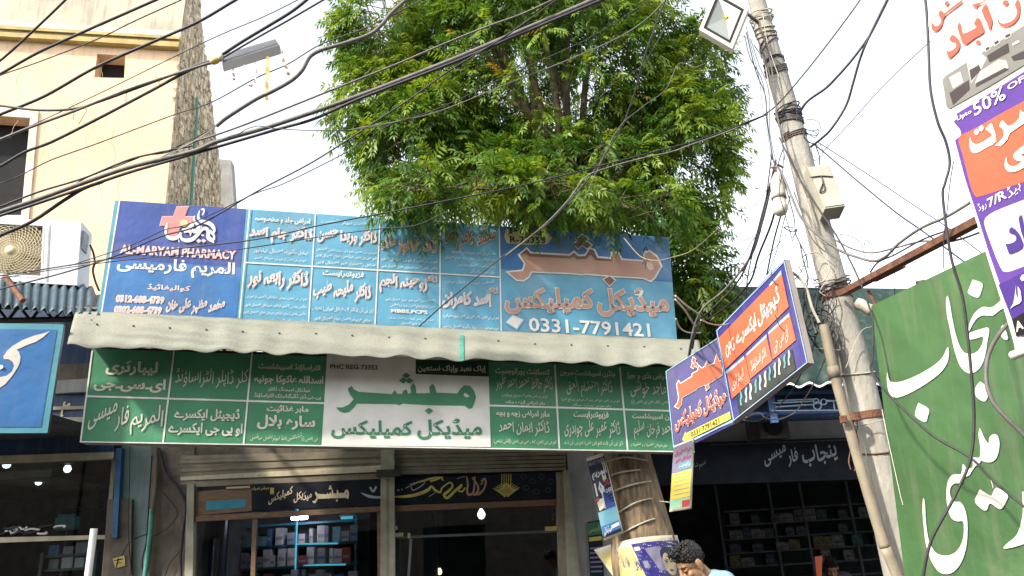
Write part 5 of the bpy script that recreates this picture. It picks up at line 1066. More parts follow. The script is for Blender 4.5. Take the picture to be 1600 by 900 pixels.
mb = MB(); mb.grid(lambda u, v: W2.pt(.42+.57*u, .09+.91*v, .004), 26, 14, 'post_blue'); W2.patch(mb, .43, .5, .15, .22, 'post_cream', .006); W2.patch(mb, .46, .53, .42, .55, 'post_lilac', .006)
W2.poly(mb, [(.55, .2), (.75, .18), (.72, .6), (.64, .62)], 'post_lilac', .006); mb.build('panel', n2)
mb = MB()
W2.text(mb, 'ہمارا بیٹا', .2, .3, .2, .62, 'print_navy', .008, .0, .3); W2.text(mb, 'یونین', .34, .42, .25, .6, 'print_navy', .008, .01, .2); W2.text(mb, 'آپ کا اپنا', .26, .4, .7, .95, 'print_navy', .008, .0, .2); mb.build('lettering', n2)
mb = MB(); hd = lambda cx, cy, rx, ry: [(cx+rx*math.cos(a), cy+ry*math.sin(a)) for a in [i*math.pi/12 for i in range(24)]]
W2.poly(mb, [(.58, 1.0), (.66, .84), (.74, .74), (.8, .72), (.88, .72), (.95, .8), (1.0, 1.0)], 'post_white', .007); W2.poly(mb, [(.66, .86), (.72, .76), (.74, 1.0), (.66, 1.0)], 'post_navy', .009); W2.poly(mb, [(.89, .73), (.95, .8), (.97, 1.0), (.9, 1.0)], 'post_navy', .009)
W2.poly(mb, [(.78, .78), (.83, .77), (.83, 1.0), (.77, 1.0)], 'post_red', .0095); W2.poly(mb, hd(.8, .36, .085, .16), 'post_navy', .008); W2.poly(mb, hd(.8, .62, .07, .14), 'post_beard', .0085); W2.poly(mb, hd(.795, .5, .078, .2), 'post_skin', .0095); W2.poly(mb, hd(.795, .61, .03, .02), 'post_beard', .011)
for cx in (.765, .825): W2.poly(mb, hd(cx, .46, .016, .014), 'post_navy', .011); W2.poly(mb, [(cx-.025, .425), (cx+.025, .42), (cx+.025, .435), (cx-.025, .44)], 'post_beard', .011)
W2.patch(mb, .875, .9, .22, .75, 'post_cyan', .0075); mb.build('portrait', n2)
# small yellow flyer hanging from the tilted sign
W3 = Wrap([(1052.5, 697), (1085, 684), (1080.5, 795), (1046, 800)], lambda x, y, l: P(x, y, 5.75-l+.012*math.sin(y*.09)))
n3 = thing('small_flyer', W3.pt(.5, 1), 'small lilac and yellow flyer hanging from the lower left of the tilted sign', 'flyer'); mb = MB(); W3.sheet(mb, 'post_cream', 6, 14); o = mb.build('sheet', n3); o.modifiers.new('thick', 'SOLIDIFY').thickness = .002
mb = MB(); W3.patch(mb, .0, .9, .02, .42, 'post_lilac', .004); W3.patch(mb, .3, .9, .3, .4, 'post_cyan', .006); W3.patch(mb, 0, .9, .43, .82, 'print_yellow', .004); W3.patch(mb, .0, .9, .83, .95, 'post_green', .004); W3.patch(mb, .55, .9, .86, .95, 'post_red', .006); mb.build('panel', n3)
mb = MB(); W3.text(mb, 'خوشخبری', .08, .85, .06, .18, 'post_red', .008, .02, .2); W3.text(mb, 'میڈیکل سٹور', .1, .85, .2, .28, 'post_red', .008, .02, .2); W3.text(mb, 'رابطہ', .35, .85, .31, .38, 'post_white', .008, .01)
for k in range(5): W3.patch(mb, .12+.03*(k % 2), .8, .48+k*.065, .49+k*.065, 'post_cream', .006)
mb.build('lettering', n3)
# posters on the pier behind the trunk
W4 = Wrap([(918, 816), (940, 812), (944, 905), (922, 905)], lambda x, y, l: CS.px(x, y, .02+l)); n4 = thing('pier_poster', W4.pt(.5, 1), 'green, yellow and black printed poster on the grey pier left of the tree trunk', 'poster'); mb = MB(); W4.sheet(mb, 'post_navy', 3, 3); mb.build('sheet', n4)
mb = MB(); W4.patch(mb, .0, 1, .02, .24, 'print_green', .004); W4.patch(mb, .05, .95, .27, .34, 'print_yellow', .004); W4.text(mb, 'فارمیسی', .08, .9, .08, .2, 'post_cream', .008, .01)
for k in range(6): W4.patch(mb, .08, .9, .45+.08*k, .48+.08*k, 'post_lilac', .004)
mb.build('lettering', n4)

# ================================================================== concrete pole and what hangs on it
mat('string_tan', (.3, .24, .13), .8); mat('concrete', (.34, .32, .275), .9, .25, 5, .4, 40, grime=.6, streak=.5, stretch=(1, 1, .5)); mat('conduit_pvc', (.27, .225, .155), .65, .25, 6, streak=.5, grime=.5)
mat('meter_grey', (.38, .36, .29), .6, .12, 5, streak=.2); mat('lamp_case', (.5, .44, .35), .5, .1, 6); mat('reflector', (.26, .28, .25), .35, .1, 4, metal=.3); mat('chip', (.75, .62, .05), .4, .1)
mat('bottle', (.46, .43, .36), .25, .2, 30); mat('bulb_white', (.6, .57, .48), .25, .05); mat('tape_yellow', (.62, .42, .12), .6, .3, 20); mat('tape_pale', (.58, .45, .34), .6, .3, 20); mat('tube_case', (.07, .07, .075), .45, .2, 9); mat('tube_dark', (.008, .008, .009), .6, .2, 9)
PY = 4.75
pole_px = [(1160, -90, .058), (1182, 0, .062), (1213, 112, .071), (1245, 225, .078), (1281, 365, .085), (1318, 506, .093), (1337, 575, .096), (1363, 690, .1), (1389, 800, .104), (1413, 905, .108)]
pp = [P(x, y, PY) for x, y, r in pole_px]; pr_r = [r for *_, r in pole_px]
d_ = (pp[-1]-pp[-3]).normalized(); base = pp[-1]+d_*(pp[-1].z/-d_.z); pp.append(base); pr_r.append(.125)
pole = thing('utility_pole', base, 'leaning tapered concrete utility pole wrapped with cables', 'pole')
mb = MB(); cc = catmull(pp, 5); rr = []
for i in range(len(pp)-1): rr += [pr_r[i]+(pr_r[i+1]-pr_r[i])*k/5 for k in range(5)]
mb.tube(cc, rr+[pr_r[-1]], 'concrete', 24); mb.build('shaft', pole)
def pole_at(y):
    for (x0_, y0_, r0), (x1_, y1_, r1) in zip(pole_px, pole_px[1:]):
        if y0_ <= y <= y1_: t = (y-y0_)/(y1_-y0_); return P(x0_+(x1_-x0_)*t, y, PY), r0+(r1-r0)*t
PA = (pp[3]-pp[1]).normalized()
def coil(mb, y, turns, m, r=.006, spread=.03, tilt=.25, ph=0, loose=.004):
    c, R_ = pole_at(y); a = PA.orthogonal().normalized(); b = PA.cross(a); pts = []
    for i in range(int(turns*14)+1):
        an = 2*math.pi*i/14+ph; rad = R_+r+loose*abs(math.sin(an*1.7)); pts.append(c+(a*math.cos(an)+b*math.sin(an))*rad+PA*(tilt*R_*math.cos(an+ph)+spread*i/(turns*14)))
    mb.tube(pts, r, m, 6)
mb = MB(); coil(mb, 106, 4, 'cable_grey', .006, .06, .3); coil(mb, 96, 2, 'cable_black', .004, .03, -.3, 1); mb.build('wire_coil', pole)
mb = MB(); coil(mb, 174, 3.5, 'cable_black', .006, .07, .25, 1, .012); coil(mb, 168, 3, 'cable_dark', .005, .09, -.2, 2, .014); coil(mb, 185, 4, 'cable_grey', .006, .05, .3, 2); coil(mb, 207, 2, 'cable_grey', .004, .03, .2); coil(mb, 214, 1.2, 'rust', .004, .02, .1); mb.build('wire_coil', pole)
mb = MB(); coil(mb, 40, 3, 'cable_pale', .006, .12, .5, 1); coil(mb, 60, 2, 'cable_grey', .005, .1, -.6, 2); coil(mb, 18, 3, 'cable_pale', .006, .1, .3, 1, .02); mb.build('wire_coil', pole)
mb = MB(); coil(mb, 432, 2.2, 'cable_grey', .005, .05, .4, .5, .02); coil(mb, 448, 2, 'cable_black', .005, .04, -.2, 2, .02); coil(mb, 580, 1.1, 'cable_pale', .005, .02, .25, 1); coil(mb, 703, 1.1, 'rust', .005, .02, .2, 1); mb.build('wire_coil', pole)
for y, h_ in ((462, .055), (650, .045)):
    c, R_ = pole_at(y); mb = MB(); mb.lathe(c-PA*h_/2, PA, [(R_+.001, 0), (R_+.008, 0), (R_+.008, h_), (R_+.001, h_)], 'rust', 28, smooth=False)
    if y == 650: mb.lathe(P(1330, 652, 4.6), PA, [(.042, -.02), (.055, -.02), (.055, .025), (.042, .025)], 'rust', 16, smooth=False); mb.box(P(1318, 655, 4.53), (.035, .03, .04), 'rust')
    mb.build('clamp_band', pole)
arm = MB(); a, b = P(1312, 458, 4.62), P(1545, 333, 3.2); dv = (b-a).normalized(); sd2 = dv.cross(Vector((0, 0, 1))).normalized(); up2 = sd2.cross(dv)
arm.prism([a-up2*.018, b-up2*.018, b+up2*.018, a+up2*.018], sd2*.006, 'rust'); arm.prism([a-up2*.018, b-up2*.018, b-up2*.013, a-up2*.013], -sd2*.05, 'rust')
a2 = P(1368, 428, 4.3); b2x = P(1413, 405, 4.0); arm.prism([a2-up2*.05, b2x-up2*.05, b2x-up2*.0, a2-up2*.0], sd2*.02, 'rust'); o = arm.build('arm_bracket'); tag(o, 'rusty angle iron arm from the concrete pole toward the hanging banner', 'bracket')
mb = MB(); mb.tube([P(1357, 455, 4.4), P(1375, 490, 4.3)], .012, 'rust', 6); tag(mb.build('tie_bar'), 'short rusty rod hanging from the rusty arm to the green board', 'rod')
q = P(1348, 478, 4.7); mb = MB(); mb.lathe(q, (.6, -.2, -.6), [(.001, -.05), (.03, -.05), (.04, -.02), (.035, .02), (.04, .05), (.03, .07), (.001, .07)], 'lamp_case', 14); tag(mb.build('insulator'), 'small cream ceramic fitting on the right side of the pole below the rusty arm', 'insulator')
cpx = [(1270, 462), (1287, 508), (1305, 590), (1330, 680), (1356, 770), (1381, 850), (1404, 905)]
mb = MB(); pts = [P(x, y, 4.58) for x, y in cpx[1:]]; dd = (pts[-1]-pts[-2]).normalized(); pts.append(pts[-1]+dd*1.6); mb.tube(catmull(pts, 5), .03, 'conduit_pvc', 14); cdt = thing('conduit_pipe', pts[-1], 'beige plastic conduit pipe fixed along the left of the concrete pole', 'pipe'); mb.build('pipe', cdt)
mb = MB(); mb.lathe(P(1303, 583, 4.58), (pts[1]-pts[0]), [(.03, -.04), (.035, -.04), (.035, .03), (.03, .03)], 'conduit_pvc', 14); mb.build('coupling', cdt)
# meter box
m1, m2, m3 = P(1289, 326, 4.5), P(1321, 322, 4.5), P(1261, 261, 4.6); MX = plane3(m1, m2, m3)
mbx = thing('meter_box', P(1290, 330, 4.6), 'grey metal meter box wired to the concrete pole', 'box')
fr_ = [MX.px(x, y) for x, y in [(1261, 261), (1295.5, 258.5), (1321, 321.5), (1289, 326)]]; mb = MB(); mb.prism(fr_, -MX.n*.13, 'meter_grey'); mb.build('case', mbx)
mb = MB(); mb.prism([MX.px(x, y, .006) for x, y in [(1262.5, 263), (1295, 260.5), (1319, 319), (1289.5, 323)]], -MX.n*.006, 'meter_grey'); mb.build('door', mbx)
mb = MB(); mb.tube(catmull([MX.px(x, y, .012) for x, y in [(1266, 277), (1283, 275), (1302, 276)]]), .004, 'dark_metal', 6); mb.tube(catmull([MX.px(x, y, .014) for x, y in [(1283, 275), (1286, 285), (1281, 300), (1289, 296), (1285, 280)]]), .004, 'dark_metal', 6); mb.build('wire_tie', mbx)
# bulb under a cut bottle
lb_ = thing('light_bulb', P(1220, 350, 4.7), 'white bulb hanging under a clear cut bottle beside the concrete pole', 'lamp')
A_, B_ = P(1213, 270, 4.7), P(1221, 345, 4.7); ax_ = (B_-A_).normalized(); L_ = (B_-A_).length
mb = MB(); mb.lathe(A_, ax_, [(.012, 0), (.02, .01), (.03, .03), (.046, .06), (.05, .1), (.049, .17), (.052, .2), (.05, .2), (.047, .17), (.047, .1)], 'bottle', 20); mb.build('bottle_cover', lb_)
mb = MB(); mb.lathe(A_+ax_*.19, ax_, [(.038, -.03), (.042, .0), (.043, .05), (.046, .055), (.05, .07), (.052, .09), (.045, .115), (.028, .132), (.001, .138)], 'bulb_white', 22); mb.build('bulb', lb_)
mb = MB(); mb.tube(catmull([P(1213, 272, 4.7), P(1212, 262, 4.7), P(1216, 258, 4.71), P(1224, 262, 4.72)]), .008, 'rust', 6); mb.build('hook', lb_)
# floodlight
f1, f2, f3 = P(1092.5, 46, 4.5), P(1144, 76, 4.42), P(1118, -17, 4.52); FL = plane3(f1, f2, f3)
fl = thing('floodlight', P(1150, 40, 4.6), 'square floodlight with cream rim and yellow chip on the pole top', 'floodlight')
oq = [(1118, -17), (1170, 12), (1144, 76), (1092, 46)]; iq = grow(oq, -5.5); jq = grow(oq, -9.5)
mb = MB(); mb.prism([FL.px(x, y, 0) for x, y in smooth_poly(oq, 1)], -FL.n*.05, 'lamp_case', [[FL.px(x, y, 0) for x, y in iq]]); mb.prism([FL.px(x, y, -.052) for x, y in oq], -FL.n*.03, 'lamp_case'); mb.build('case', fl)
mb = MB(); mb.prism([FL.px(x, y, -.004) for x, y in iq], -FL.n*.03, 'black_void', [[FL.px(x, y, -.004) for x, y in jq]]); mb.build('gasket', fl)
mb = MB(); j3 = [FL.px(x, y, -.008) for x, y in jq]; ctr = FL.px(1134, 27, -.045); c4 = [ctr+(p-ctr)*.14 for p in j3]; c4 = [c4[i] for i in range(4)]
mb.add(j3+c4, [(0, 1, 5, 4), (1, 2, 6, 5), (2, 3, 7, 6), (3, 0, 4, 7), (4, 5, 6, 7)], 'reflector'); mb.build('reflector', fl)
mb = MB(); mb.box(FL.px(1134, 26, -.036), (.026, .02, .028), 'chip', Matrix((FL.u, -FL.n, FL.v)).transposed()); mb.build('chip', fl)
mb = MB(); mb.tube([FL.px(1166, 20, -.05), P(1178, 30, 4.66), pole_at(42)[0]], .012, 'dark_metal', 8); mb.build('bracket', fl)
# broken tube light hanging on the cables, upper left
HT = 5.0
hl = thing('hanging_tube_light', P(395, 90, HT), 'broken grey tube light housing with torn yellow tape hanging from cables', 'light')
F = [P(347, 99, HT), P(437, 71, HT), P(440, 84, HT), P(350, 112, HT)]; Bk = [P(353, 83, HT+.1), P(430, 61, HT+.1), P(433, 72, HT+.12), P(355, 97, HT+.12)]
mb = MB(); mb.add(F+Bk, [(0, 1, 5, 4), (1, 2, 6, 5), (2, 3, 7, 6), (3, 0, 4, 7), (7, 4, 5, 6)], 'tube_case'); mb.build('housing', hl)
fn_ = (F[1]-F[0]).cross(F[3]-F[0]).normalized(); fn_ = -fn_ if fn_.y > 0 else fn_; mb = MB(); mb.add([F[i]+fn_*.004 for i in range(4)], [(0, 1, 2, 3)], 'tube_dark'); mb.build('front_panel', hl)
def strip(pts, wd, m, par, nm='tape_strip'):
    mb = MB(); c = catmull([P(x, y, HT-.02) for x, y in pts], 5); w_ = wd/2/1170*HT
    vs = [p+Vector((s*w_*(1 if i % 3 else .8), .012*math.sin(i*1.3), 0)) for i, p in enumerate(c) for s in (-1, 1)]; mb.add(vs, [(2*i, 2*i+1, 2*i+3, 2*i+2) for i in range(len(c)-1)], m, True); return mb.build(nm, par)
strip([(418, 88), (418, 110), (417, 135), (417, 156)], 6.5, 'tape_yellow', hl); strip([(440, 80), (443, 95), (447, 105), (451, 117)], 6, 'tape_pale', hl); strip([(398, 97), (401, 112), (398, 128), (393, 134), (389, 134)], 3, 'tape_pale', hl)
strip([(364, 107), (365, 117), (366, 125)], 4.5, 'tape_pale', hl); strip([(381, 101), (384, 109)], 3.5, 'tape_pale', hl); strip([(345, 101), (342, 112)], 4, 'tape_pale', hl)
mb = MB(); mb.ell(P(336, 95, HT), (.045, .03, .028), 'tape_yellow', 12, 8, Matrix.Rotation(-.4, 3, 'Y')); mb.ell(P(345, 90, HT), (.025, .03, .035), 'tape_pale', 10, 6); mb.build('tape_wrap', hl)

# ================================================================== cables
def cable(pts, Y0, Y1, wpx, m, lab, name='cable', cat='cable', grp='cables strung across the street', jit=0.0, seed=0):
    if name == 'cable' and pts[0][0] < 350: wpx *= 1.22
    r_ = random.Random(seed); n = len(pts); out = []
    for i, (x, y) in enumerate(pts):
        Y = Y0+(Y1-Y0)*i/max(1, n-1); p = P(x+r_.uniform(-jit, jit), y+r_.uniform(-jit, jit), Y); out.append(p)
    mb = MB(); mb.tube(catmull(out, 7), wpx/2/1170*(Y0+Y1)/2, m, 8 if wpx > 2.5 else 5); return tag(mb.build(name), lab, cat, grp)
D, K, G_, L9 = 'cable_dark', 'cable_black', 'cable_grey', 'cable_pale'
cable([(-60, 140), (0, 95), (50, 50), (102, 0), (150, -50)], 5.6, 5.0, 3.6, D, 'short dark cable crossing the top left corner over the stained parapet')
cable([(-60, 150), (0, 116), (60, 82), (130, 50), (175, 30), (243, 0), (320, -35)], 5.6, 5.0, 4.4, D, 'thick dark cable crossing the olive cornice, upper of two side by side')
cable([(-60, 145), (0, 118), (60, 97), (150, 62), (210, 33), (283, 0), (350, -30)], 5.6, 5.0, 2, D, 'thin dark cable crossing the olive cornice below the thick one')
cable([(-60, 205), (0, 179), (70, 150), (150, 105), (240, 65), (310, 34), (368, 0), (430, -35)], 5.6, 5.0, 4.6, D, 'thick dark cable passing just above the small square vent hole')
cable([(40, 200), (90, 177), (180, 134), (290, 80), (350, 52), (410, 27), (465, 0), (520, -28)], 5.5, 5.0, 1.6, D, 'hair thin cable passing below the small vent hole to the top edge')
cable([(-60, 158), (0, 165), (60, 172), (115, 170), (160, 157), (240, 128), (300, 105), (335, 93)], 5.4, 5.0, 3.8, D, 'sagging dark cable tied with wire that ends at the hanging tube light')
cable([(-60, 240), (0, 218), (50, 198), (120, 172), (200, 140), (260, 120), (335, 96)], 5.4, 5.0, 4, G_, 'grey brown cable under the sagging one, meeting it at the hanging tube light')
cable([(-60, 290), (0, 260), (40, 237), (80, 222), (150, 187), (230, 145), (300, 108), (335, 97)], 5.4, 5.0, 4.4, D, 'lowest dark cable that meets the taped end of the hanging tube light')
cable([(340, 90), (380, 64), (420, 40), (460, 15), (500, -18)], 5.0, 4.9, 5, D, 'thick dark cable rising from the hanging tube light to the top edge')
cable([(345, 92), (400, 60), (450, 32), (505, 0), (550, -25)], 5.0, 4.9, 3, K, 'thinner black cable just below the thick one rising from the tube light')
cable([(-60, 312), (0, 287), (30, 275), (80, 250), (150, 225), (270, 180), (330, 160), (400, 122), (450, 100), (500, 70), (560, 48), (600, 30), (680, -10)], 5.5, 4.8, 1.8, D, 'long thin cable from the black window past the hanging yellow tape to the treetop')
cable([(338, 197), (357, 182), (400, 155), (425, 143), (455, 126), (472, 110), (485, 88), (505, 77), (530, 70), (575, 55), (595, 40), (612, 20), (640, -5)], 4.9, 4.7, 6, G_, 'thick grey cable with a double bend beside the left edge of the tree')
for k, (dy, w_, mm, lab) in enumerate([(0, 1.5, D, 'thin tail wire fanning left from the thick bent grey cable, upper'), (6, 1.3, L9, 'pale tail wire fanning left from the thick bent grey cable, lower')]): cable([(255, 240+dy), (290, 222+dy), (315, 210+dy*.6), (338, 197)], 5.0, 4.9, w_, mm, lab)
cable([(240, 252), (300, 223), (340, 210), (400, 188), (500, 148), (560, 124), (625, 98), (700, 66), (760, 42), (820, 20), (880, -8)], 5.2, 4.6, 3, G_, 'medium grey cable above the thickest bundle, running to the top over the tree')
cable([(-60, 352), (0, 331), (60, 311), (130, 286), (200, 262), (300, 237), (340, 221), (430, 195), (560, 150), (700, 96), (800, 54), (880, 20), (960, -14)], 5.4, 4.6, 6.5, G_, 'thickest grey cable sweeping from the lower left to the top over the tree')
cable([(-60, 355), (0, 337), (130, 294), (200, 270), (300, 241), (430, 203), (490, 186), (560, 155), (700, 101), (800, 59), (880, 25), (960, -8)], 5.36, 4.58, 4.5, D, 'dark cable hugging the underside of the thickest grey cable')
cable([(-60, 345), (0, 323), (60, 300), (110, 285), (140, 275), (180, 258), (210, 247), (240, 240), (300, 228)], 5.42, 5.1, 3, D, 'dark cable loosely wound over the thickest bundle in front of the cream wall')
cable([(110, 292), (135, 278), (170, 264), (178, 262), (215, 247), (225, 243), (262, 238), (285, 225)], 5.3, 5.1, 1.8, K, 'thin black wire looping over the bundle in front of the cream wall')
cable([(-60, 395), (0, 368), (50, 346), (100, 313), (130, 295), (160, 284)], 5.4, 5.2, 5, D, 'thick dark cable dropping over the air conditioner to the lower left edge')
cable([(370, 212), (385, 202), (405, 197), (430, 201), (500, 204), (570, 201), (640, 185), (700, 163), (790, 120), (860, 88), (920, 60), (985, 20), (1030, -10)], 4.9, 4.6, 1.8, D, 'thin dark cable with a loop at the bundle, crossing the tree to the right')
cable([(540, 204), (640, 186), (700, 169), (790, 132), (870, 101), (960, 62), (1010, 30), (1045, -6)], 4.85, 4.6, 2.2, G_, 'thin grey cable crossing the dark middle of the tree')
cable([(-60, 470), (0, 452), (100, 426), (180, 400), (250, 370), (310, 352), (400, 300), (480, 258), (532, 226), (570, 201), (640, 155), (700, 112), (775, 66), (825, 32), (880, -8)], 5.4, 4.6, 2.3, K, 'black cable crossing the blue sign cross emblem up to the treetop')
cable([(110, 415), (200, 385), (255, 360), (290, 352), (330, 335), (400, 302), (450, 284), (560, 228), (600, 200), (640, 184)], 5.3, 4.8, 1.6, K, 'thin black wire just over the cable crossing the cross emblem')
cable([(-60, 438), (20, 428), (130, 411), (250, 392), (400, 374), (500, 352), (600, 333), (700, 313), (800, 293), (880, 274), (1000, 243), (1100, 216), (1200, 178)], 5.4, 4.7, 2.1, K, 'long black cable crossing the whole upper sign and the tree to the pole')
cable([(-60, 446), (60, 425), (200, 406), (330, 395), (420, 383), (520, 367), (600, 357), (650, 352), (700, 330)], 5.4, 5.0, 1.5, K, 'thin lower cable crossing the upper sign below the long black cable')
cable([(1044, -10), (1024, 40), (1005, 95), (993, 140), (975, 190), (950, 235), (915, 285), (880, 325), (850, 355), (780, 405), (700, 470), (655, 510)], 4.8, 6.4, 2.6, D, 'dark diagonal cable from the top down across the tree to the awning')
cable([(790, 400), (850, 352), (890, 310), (915, 277), (950, 262), (1000, 248), (1050, 237), (1080, 226), (1120, 212), (1150, 200), (1200, 178)], 5.2, 4.7, 2.6, G_, 'grey wire from the pole over the lower tree joining the diagonal cable')
cable([(905, 330), (960, 210), (1000, 170), (1040, 140), (1060, 100), (1085, 105), (1100, 100)], 5.0, 4.7, 1.3, G_, 'faint thin wire through the right side of the tree')
cable([(930, 160), (960, 130), (1000, 105), (1030, 60), (1050, 20), (1070, -10)], 4.9, 4.7, 1.4, D, 'fine wire running up beside the diagonal cable at the treetop')
cable([(975, 372), (1000, 400), (1025, 407), (1050, 402), (1080, 392), (1110, 368), (1140, 340)], 6.6, 5.6, 1.4, 'string_tan', 'tan string sagging across the right end of the blue sign')
cable([(1375, -50), (1344, 0), (1296, 65), (1255, 117), (1215, 163), (1190, 182)], 4.4, 4.7, 2.6, K, 'straight dark cable from the top edge to the coil on the pole')
cable([(1410, -50), (1387, 0), (1362, 50), (1352, 66), (1330, 95), (1308, 120), (1290, 138), (1262, 158), (1248, 178)], 4.2, 4.68, 4.6, K, 'thick black cable from the top edge down to the pole coil')
cable([(1386, 0), (1355, 64), (1343, 95), (1333, 130), (1322, 165), (1300, 200), (1283, 217), (1266, 230)], 4.2, 4.68, 4.2, K, 'thick black branch cable curving to the pole above the meter box')
cable([(1500, 25), (1450, 68), (1410, 105), (1370, 145), (1330, 190), (1285, 238)], 4.0, 4.7, 1.7, D, 'thin straight wire from the banner edge down to the pole')
cable([(1442, -30), (1448, 20), (1451, 80), (1454, 140), (1465, 190), (1478, 222), (1484, 255), (1477, 285), (1473, 303), (1478, 350), (1487, 406), (1503, 460), (1510, 506), (1519, 600), (1522, 660), (1516, 718), (1493, 773), (1470, 815), (1455, 845), (1446, 880), (1440, 920)], 2.75, 3.0, 4.6, D, 'long dark cable hanging down across the painted green board')
cable([(1490, 252), (1484, 290), (1480, 330), (1475, 370), (1474, 420)], 2.9, 3.0, 1.8, K, 'thin wire beside the long dark hanging cable next to the banner')
cable([(1270, 224), (1290, 240), (1340, 283), (1400, 332), (1440, 360), (1505, 408), (1560, 450)], 4.7, 3.6, 2.6, K, 'dark cable from the pole sloping down right behind the green board, lower of two')
cable([(1278, 222), (1300, 236), (1360, 275), (1430, 322), (1480, 355), (1540, 400), (1600, 440)], 4.7, 3.6, 2, D, 'dark cable from the pole sloping down right behind the green board, upper of two')
cable([(1206, 262), (1216, 262), (1228, 285), (1240, 315), (1252, 340), (1272, 362), (1310, 390), (1340, 402), (1366, 408), (1385, 400), (1405, 380), (1440, 356), (1480, 338), (1520, 314)], 4.6, 3.3, 4.6, G_, 'thick grey cable looping from the bulb across the pole toward the banner')
cable([(1300, 372), (1330, 388), (1362, 395), (1400, 387), (1440, 377), (1475, 378), (1500, 374), (1540, 360)], 4.6, 3.3, 3.2, G_, 'grey cable along the rusty arm, middle of three')
cable([(1360, 425), (1372, 410), (1400, 397), (1440, 375), (1475, 362), (1510, 352)], 4.3, 3.4, 3, D, 'dark cable curling along the rusty arm')
cable([(1218, 215), (1240, 262), (1262, 300), (1285, 335), (1305, 365), (1322, 395), (1340, 432), (1355, 470), (1364, 505), (1363, 560), (1361, 578), (1380, 607), (1406, 634), (1458, 681), (1516, 715), (1551, 750), (1610, 800)], 4.62, 3.0, 3.2, D, 'dark cable crossing the pole face then slanting down over the green board')
cable([(1610, 470), (1580, 500), (1556, 530), (1543, 560), (1541, 595), (1550, 625), (1565, 645), (1585, 665), (1620, 700)], 2.9, 2.8, 6.5, G_, 'thick grey brown hose curving out from under the banner over the green board')
cable([(1290, 560), (1276, 591), (1258, 622), (1242, 644), (1217, 655), (1196, 653), (1185, 645), (1160, 655)], 4.7, 5.4, 2, L9, 'tan wire looping below the right end of the tilted sign, outer of two')
cable([(1252, 584), (1239, 607), (1214, 638), (1196, 652), (1180, 658), (1150, 655)], 4.7, 5.4, 1.8, G_, 'tan wire looping below the right end of the tilted sign, inner of two')
cable([(1395, 390), (1398, 430), (1398, 470)], 4.2, 4.2, 1.2, D, 'single thin wire dropping from the rusty arm to the board top')
SB = 'wires dropping from the pole to the awning end'
for k, (L, w_, mm, lab) in enumerate([([(1212, 250), (1200, 310), (1190, 350), (1178, 390), (1160, 420), (1130, 455), (1100, 480), (1085, 510), (1075, 560)], 4, G_, 'thick grey brown wire sweeping from the bulb down to the awning corner'),
    ([(1210, 262), (1192, 330), (1180, 375), (1165, 418), (1145, 450), (1110, 485), (1090, 505), (1082, 545)], 3, D, 'dark wire just right of the thick grey brown wire'),
    ([(1218, 300), (1205, 350), (1185, 400), (1172, 440), (1140, 475), (1105, 500)], 3.4, K, 'black wire in the sweep, rightmost of the thick ones'),
    ([(1206, 240), (1195, 320), (1175, 400), (1168, 435), (1165, 470)], 2.2, K, 'black wire hanging straight down to the tilted sign top'),
    ([(1225, 320), (1212, 365), (1205, 395), (1198, 430)], 2.8, K, 'short black wire ending behind the tilted sign upper edge'),
    ([(1236, 300), (1225, 345), (1214, 390), (1200, 428)], 1.6, D, 'fine dark wire nearest the pole above the tilted sign'),
    ([(1203, 290), (1180, 320), (1155, 345), (1125, 365)], 1.1, G_, 'faint wire from the bulb to the right edge of the tree'),
    ([(1190, 362), (1160, 377), (1125, 388), (1090, 400)], 1.2, D, 'faint wire crossing from the sweep to the tree leaves'),
    ([(1180, 370), (1150, 415), (1130, 445), (1115, 470)], 1.3, G_, 'hair thin wire in front of the green canopy'),
    ([(1230, 365), (1200, 400), (1175, 425), (1150, 450)], 1.2, D, 'hair thin wire above the tilted sign, slanting left'),
    ([(1055, 462), (1073, 478), (1090, 490), (1098, 500)], 3, L9, 'pale bent wire at the right end of the blue sign, upper'),
    ([(1055, 468), (1070, 485), (1083, 505), (1090, 512)], 3, L9, 'pale bent wire at the right end of the blue sign, lower'),
    ([(1056, 498), (1064, 514), (1078, 520), (1095, 520)], 2.4, L9, 'pale wire curling at the lower right corner of the blue sign'),
    ([(1095, 500), (1110, 506), (1128, 508), (1150, 504)], 2.4, L9, 'short pale wire passing behind the tilted sign'),
    ([(1092, 505), (1082, 530), (1077, 555)], 4.5, D, 'thick dark wire end entering the awning corner')]): cable(L, 4.75, 5.9 if L[-1][0] < 1130 else 5.2, w_, mm, lab, 'wire', 'wire', SB)
PG = 'wires running along the pole'
wr = random.Random(21)
